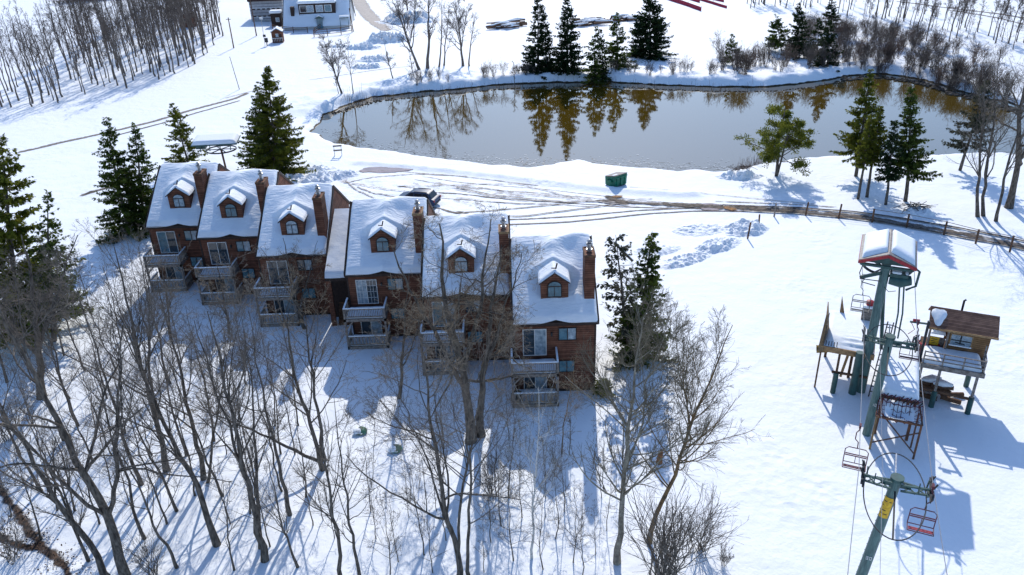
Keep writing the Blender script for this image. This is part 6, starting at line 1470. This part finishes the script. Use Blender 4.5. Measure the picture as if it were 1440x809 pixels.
# utility poles and sign posts, upper left
for b, r_, lab in (((-56.72, 191.04, 7.76, -0.10), .14, "dark utility pole nearest the white-walled wing, top left"), ((-57.77, 176.83, 6.27, -0.03), .14, "dark utility pole with a short crossarm on the open snow"), ((-45.63, 138.79, 5.52, -0.67), .07, "leaning bare pole beside the lane track"), ((-34.95, 193.67, 5.21, -0.36), .12, "thick dark post at the right end of the rail gate")):
    x, y, h, lx = b; t = thing("utility_pole", lab, "pole", (x, y, gz(x, y)))
    MB().tube([(0, 0, -.3), (lx, 0, h)], [r_, r_ * .7], 8).build("pole", WOOD_BROWN if r_ > .1 else WOOD_GREY, t, smooth=True)
    if r_ > .13: MB().beam((lx - .5, -.1, h - .35), (lx + .5, -.1, h - .35), .1).build("crossarm", DARK_STEEL, t)
x, y, h, lx = (-51.43, 178.17, 6.01, 0.11); t = thing("sign_post", "thin grey sign post beside the small brown hut", "sign post", (x, y, gz(x, y)))
MB().tube([(0, 0, -.2), (lx, 0, h)], .05, 8).build("post", STEEL, t); MB().bx(lx - .35, lx + .35, -.08, -.053, h - .5, h).build("sign_board", WHITE, t); MB().bx(-.1, .5, -.09, -.06, 1.9, 2.4).build("sign_board", DARK_STEEL, t)
x, y = (-50.95, 178.09); t = thing("meter_box", "dark meter box on a short post beside the sign post", "meter box", (x, y, gz(x, y)))
MB().bx(-.3, .3, -.2, .2, .8, 1.7).build("box", DARK_STEEL, t); MB().bx(-.08, .08, -.08, .08, -.2, .8).build("post", DARK_STEEL, t)

def hut(name, label, p, w_, dp, h, m, rz=0, snow=False, lattice=False):
    x, y = p; t = thing(name, label, "hut", (x, y, gz(x, y)), rz)
    b = MB(); b.prism([(-w_ / 2, -.3), (w_ / 2, -.3), (w_ / 2, h), (0, h + w_ * .28), (-w_ / 2, h)], -dp / 2, dp / 2, 'Y'); b.build("wall", m, t)
    r_ = MB()
    for sg in (-1, 1): r_.prism([(0, h + w_ * .28 + .08), (sg * (w_ / 2 + .15), h - .02), (sg * (w_ / 2 + .15), h - .12), (0, h + w_ * .28 - .02)], -dp / 2 - .15, dp / 2 + .15, 'Y')
    ro = r_.build("roof", SHINGLE, t)
    if snow:
        r_ = MB()
        for sg in (-1, 1): r_.prism([(0, h + w_ * .28 + .3), (sg * (w_ / 2 + .1), h + .15), (sg * (w_ / 2 + .1), h - .01), (0, h + w_ * .28 + .09)], -dp / 2 - .1, dp / 2 + .1, 'Y')
        r_.build("roof_snow", SNOW_SOFT, ro)
    MB().bx(-.3, .3, -dp / 2 - .03, -dp / 2 - .003, h * .55, h * .85).build("window", GLASS if not lattice else CURTAIN, t)
    MB().bx(w_ * .22, w_ * .4, -dp / 2 - .028, -dp / 2 - .004, 0.1, h * .8).build("door", TRIM, t)
    if lattice:
        l_ = MB()
        for k in range(7): l_.bx(-w_ / 2 + .1 + k * (w_ - .2) / 6 - .03, -w_ / 2 + .1 + k * (w_ - .2) / 6 + .03, -dp / 2 - .3, -dp / 2 - .25, .35, 1.0)
        l_.bx(-w_ / 2, w_ / 2, -dp / 2 - .32, -dp / 2 - .23, 1.0, 1.1); l_.build("lattice", WHITE, t)
    return t
hut("small_hut", "small brown gabled hut with a pale lattice, in front of the white lodge", (-49.66, 182.82), 2.3, 2.3, 2.3, SIDING, R(8), True, True)
hut("small_hut", "little reddish-brown shed at the edge of the upper left wood", (-76.01, 203.07), 2.6, 2.6, 2.3, SIDING, R(-25))
x, y = (-73.39, 205.63); t = thing("picnic_table", "snow-covered table beside the reddish-brown shed", "table", (x, y, gz(x, y)), .2)
MB().bx(-1.1, 1.1, -.45, .45, .7, .8).build("tabletop", DARK_STEEL, t); MB().bx(-1.05, 1.05, -.42, .42, .803, 1.05).build("table_snow", SNOW_SOFT, t, bevel=.05)
for xx in (-.8, .8): MB().bx(xx - .06, xx + .06, -.4, .4, -.2, .7).build("leg", DARK_STEEL, t)

# white lodge at the top: a big snow roof with a brown shed dormer, a hooded vent door, a rail gate in front
x, y = (-44.31, 198.27); t = thing("lodge", "white lodge at the top edge with a brown window band in its snowy roof", "lodge", (x, y, gz(x, y)), R(4))
b = MB(); b.prism([(.5, -.5), (.5, 1.0), (7.2, 7.3), (14, 1.0), (14, -.5)], -7.6, 7.6); b.build("wall", WHITE, t)
n = 40; U = np.linspace(0, 1, n); A, B = np.meshgrid(U, U)
rim = np.clip(np.minimum(A, 1 - A) / .05, 0, 1); yy = -.3 + 14.6 * B
Z = np.where(yy < 7.2, 1.05 + (yy - .3) * .94, 1.05 + (14.1 - yy) * .94) + .1 + .5 * np.sqrt(1 - (1 - rim) ** 2) * np.sqrt(np.clip(B / .04, 0, 1)) + .2 * fbm(A * 5, B * 5, 3, 3)
a_ = (np.arange(n - 1)[:, None] * n + np.arange(n - 1)[None, :]).ravel()
lr = np_obj("roof_snow", np.stack([-7.8 + 15.6 * A, yy, Z], -1).reshape(-1, 3), np.stack([a_, a_ + 1, a_ + n + 1, a_ + n], -1), SNOW_SOFT, t, smooth=True)
for sg in (-1, 1): MB().prism([(.1, .9), (7.2, 7.75), (14.2, .9), (14.2, .5), (7.2, 7.3), (.1, .5)], sg * 7.82, sg * 7.95).build("rake_board", TRIM, t)
dm = MB().bx(-4.0, 4.6, 1.9, 7.0, 2.6, 5.6).build("dormer", TRIM, t)
MB().bx(-4.2, 4.8, 1.5, 7.4, 5.603, 6.2).build("dormer_snow", SNOW_SOFT, dm, bevel=.15, smooth=True)
for xx, m in ((-2.9, GLASS), (-1.3, CURTAIN), (.9, CURTAIN), (2.9, TEAL)):
    w_ = MB().bx(xx - .85, xx + .85, 1.82, 1.897, 3.6, 5.2).build("window", WHITE, dm); MB().bx(xx - .7, xx + .7, 1.78, 1.815, 3.72, 5.08).build("pane", m, w_)
vd = MB().bx(.2, 1.5, -.4, 1.6, .2, 2.6).build("vent_door", TEAL, t); MB().prism([(-.15, 2.6), (.85, 3.0), (1.85, 2.6), (1.85, 2.5), (-.15, 2.5)], -.7, 1.6, 'Y').build("hood", GREEN, vd); MB().prism([(-.1, 2.65), (.85, 3.3), (1.8, 2.65), (.85, 3.02)], -.6, 1.5, 'Y').build("hood_snow", SNOW_SOFT, vd)
MB().bx(-5.9, -5.1, 1.6, 3.0, 2.2, 5.0).build("roof_opening", TRIM, t)
ld = MB()
for xx in (-3.9, -3.0): ld.beam((xx, .2, 1.2), (xx, 2.1, 3.4), .1)
for k in range(6): f_ = k / 5; ld.beam((-3.9, .2 + 1.9 * f_, 1.25 + 2.2 * f_), (-3.0, .2 + 1.9 * f_, 1.25 + 2.2 * f_), .08)
ld.build("roof_ladder", WOOD_GREY, t)
pr = MB(); pr.bx(5.6, 7.7, -.6, .4, 2.3, 2.5); pr.bx(5.65, 5.75, -.55, -.45, -.2, 2.3); pr.bx(7.55, 7.65, -.55, -.45, -.2, 2.3); pr.build("porch", GREEN, t); MB().bx(5.5, 7.8, -.65, .45, 2.503, 2.9).build("porch_snow", SNOW_SOFT, t, bevel=.1)
x, y = (-59.04, 210.32); t = thing("lodge_wing", "pale block-walled wing with a dark roof edge, left of the white lodge", "building", (x, y, gz(x, y)), R(4))
wb = siding_mat("pale_block", (.60, .61, .62), (.45, .46, .47), .7); MB().bx(-3.9, 4.2, 0, 9, -.5, 4.9).build("wall", wb, t); MB().bx(-4.2, 4.4, -.3, 9.3, 4.903, 5.5).build("roof", SHINGLE, t)
MB().bx(-4.0, 4.2, 1.4, 9.1, 5.503, 6.0).build("roof_snow", SNOW_SOFT, t, bevel=.1)
for z in (1.2, 2.9):
    for k in range(6): MB().bx(-3.3 + k * 1.2, -2.6 + k * 1.2, -.05, -.003, z, z + .25).build("vent_slot", TRIM, t)
x, y = (-55.07, 204.29); t = thing("ticket_booth", "small black booth with a snow roof between lodge and wing", "booth", (x, y, gz(x, y)), R(4))
MB().bx(-1.2, 1.2, -1, 1, -.3, 3.0).build("wall", TRIM, t); MB().bx(-1.4, 1.4, -1.25, 1.2, 3.003, 3.6).build("roof_snow", SNOW_SOFT, t, bevel=.12); w_ = MB().bx(-.1, .8, -1.05, -1.003, 1.0, 2.0).build("window", WHITE, t); MB().bx(.0, .7, -1.08, -1.053, 1.1, 1.9).build("pane", CURTAIN, w_)
# rail gate and fence before the lodge
def rails(name, label, pts, h, cat="fence"):
    t = thing(name, label, cat, (*pts[0], gz(*pts[0]))); ox, oy, oz = t.location; P = [Vector((p[0] - ox, p[1] - oy, gz(*p) - oz)) for p in pts]
    for p in P: MB().beam(p + Vector((0, 0, -.2)), p + Vector((0, 0, h + .15)), .14).build("post", WOOD_BROWN, t)
    for q in (.35, .68, 1.0):
        m = MB()
        for a, b_ in zip(P[:-1], P[1:]): m.beam(a + Vector((0, -.1, h * q)), b_ + Vector((0, -.1, h * q)), .1)
        m.build("rail", WOOD_BROWN, t)
    return t
rails("rail_gate", "brown three-rail gate in front of the white lodge's right half", [(-42.82, 187.71), (-40.02, 189.01), (-37.18, 190.33), (-35.13, 192.76)], 1.5)
rails("rail_fence", "brown rail fence in front of the white lodge's left half", [(-54.76, 198.22), (-51.81, 195.76), (-48.98, 194.30), (-45.53, 193.68)], 1.2)
rails("rail_fence", "short brown rail fence slanting up to the lodge wall", [(-43.62, 192.40), (-43.13, 200.04), (-40.87, 201.64), (-37.68, 203.09)], 1.2)
# log heaps behind the spruces
for i, (a, b_, lab) in enumerate((((-4.20, 192.85), (6.07, 194.86), "snow-dusted long log heap left of the far spruces"), ((15.08, 193.16), (24.91, 195.30), "snow-dusted long log heap seen between the far spruces"), ((25.15, 197.31), (32.65, 197.93), "snow-dusted log heap behind the broad far spruce"))):
    t = thing("log_heap", lab, "log heap", (*a, gz(*a))); m = MB(); sn = MB(); vx, vy = b_[0] - a[0], b_[1] - a[1]
    for k in range(34):
        f0 = rng.uniform(0, .6); L = rng.uniform(.25, .5); off = rng.normal(0, 1.6); z = rng.uniform(.25, 1.0)
        p0, p1 = (vx * f0, vy * f0 + off, z), (vx * (f0 + L), vy * (f0 + L) + off + rng.normal(0, 1.2), z + rng.normal(0, .2)); m.tube([p0, p1], rng.uniform(.14, .26), 7)
        if k % 2: sn.tube([(p0[0], p0[1], p0[2] + .2), ((p0[0] + p1[0]) / 2, (p0[1] + p1[1]) / 2, z + .3), (p1[0], p1[1], p1[2] + .2)], [.08, .24, .08], 7)
    m.build("log", WOOD_BROWN, t, smooth=True); sn.build("log_snow", SNOW_SOFT, t, smooth=True)
# red snow fence lines at the top
RF = mat("snow_fence_red", (.42, .05, .09), .7, dark=(.26, .03, .06), scale=2)
for i, (a, b_) in enumerate((((44.31, 232.19), (48.80, 206.80)), ((49.35, 233.91), (51.60, 220.97)), ((51.23, 233.47), (55.93, 210.01)), ((54.66, 231.23), (57.93, 220.89)))):
    t = thing("snow_fence", ["longest red slatted snow fence line at the top edge", "shortest red snow fence line between the longer ones", "red snow fence line right of the longest one", "faint red snow fence line farthest right and back"][i], "snow fence", (*a, gz(*a)))
    vx, vy = b_[0] - a[0], b_[1] - a[1]; L = math.hypot(vx, vy); m = MB(); hh = 1.1 if i == 0 else .7
    ns = int(L / .35)
    for k in range(ns): f_ = k / ns; m.bx(vx * f_ - .1, vx * f_ + .1, vy * f_ - .02, vy * f_ + .02, 0, hh)
    m.beam((0, .05, hh * .8), (vx, vy + .05, hh * .8), .06); m.beam((0, .05, hh * .3), (vx, vy + .05, hh * .3), .06)
    m.build("slats", RF, t)
    for k in range(4): MB().beam((vx * k / 3, vy * k / 3 + .12, -.2), (vx * k / 3, vy * k / 3 + .12, hh + .3), .07).build("post", WOOD_BROWN, t)
p = (-79.68, 252.90); t = thing("tractor", "small red tractor at the top edge beyond the wing", "tractor", (*p, gz(*p)), .4)
b = MB(); b.bx(-1.3, .5, -.5, .5, .8, 1.6); b.bx(.3, 1.5, -.7, .7, .8, 1.5); b.build("body", RED, t, bevel=.1); MB().bx(.4, 1.4, -.6, .6, 1.503, 2.5).build("cab", CGL, t, bevel=.05)
for xx, rr in ((-.9, .5), (1.0, .8)):
    for sg in (-1, 1): MB().tube([(xx, sg * .6, rr), (xx, sg * .95, rr)], rr, 14).build("wheel", TYRE, t)
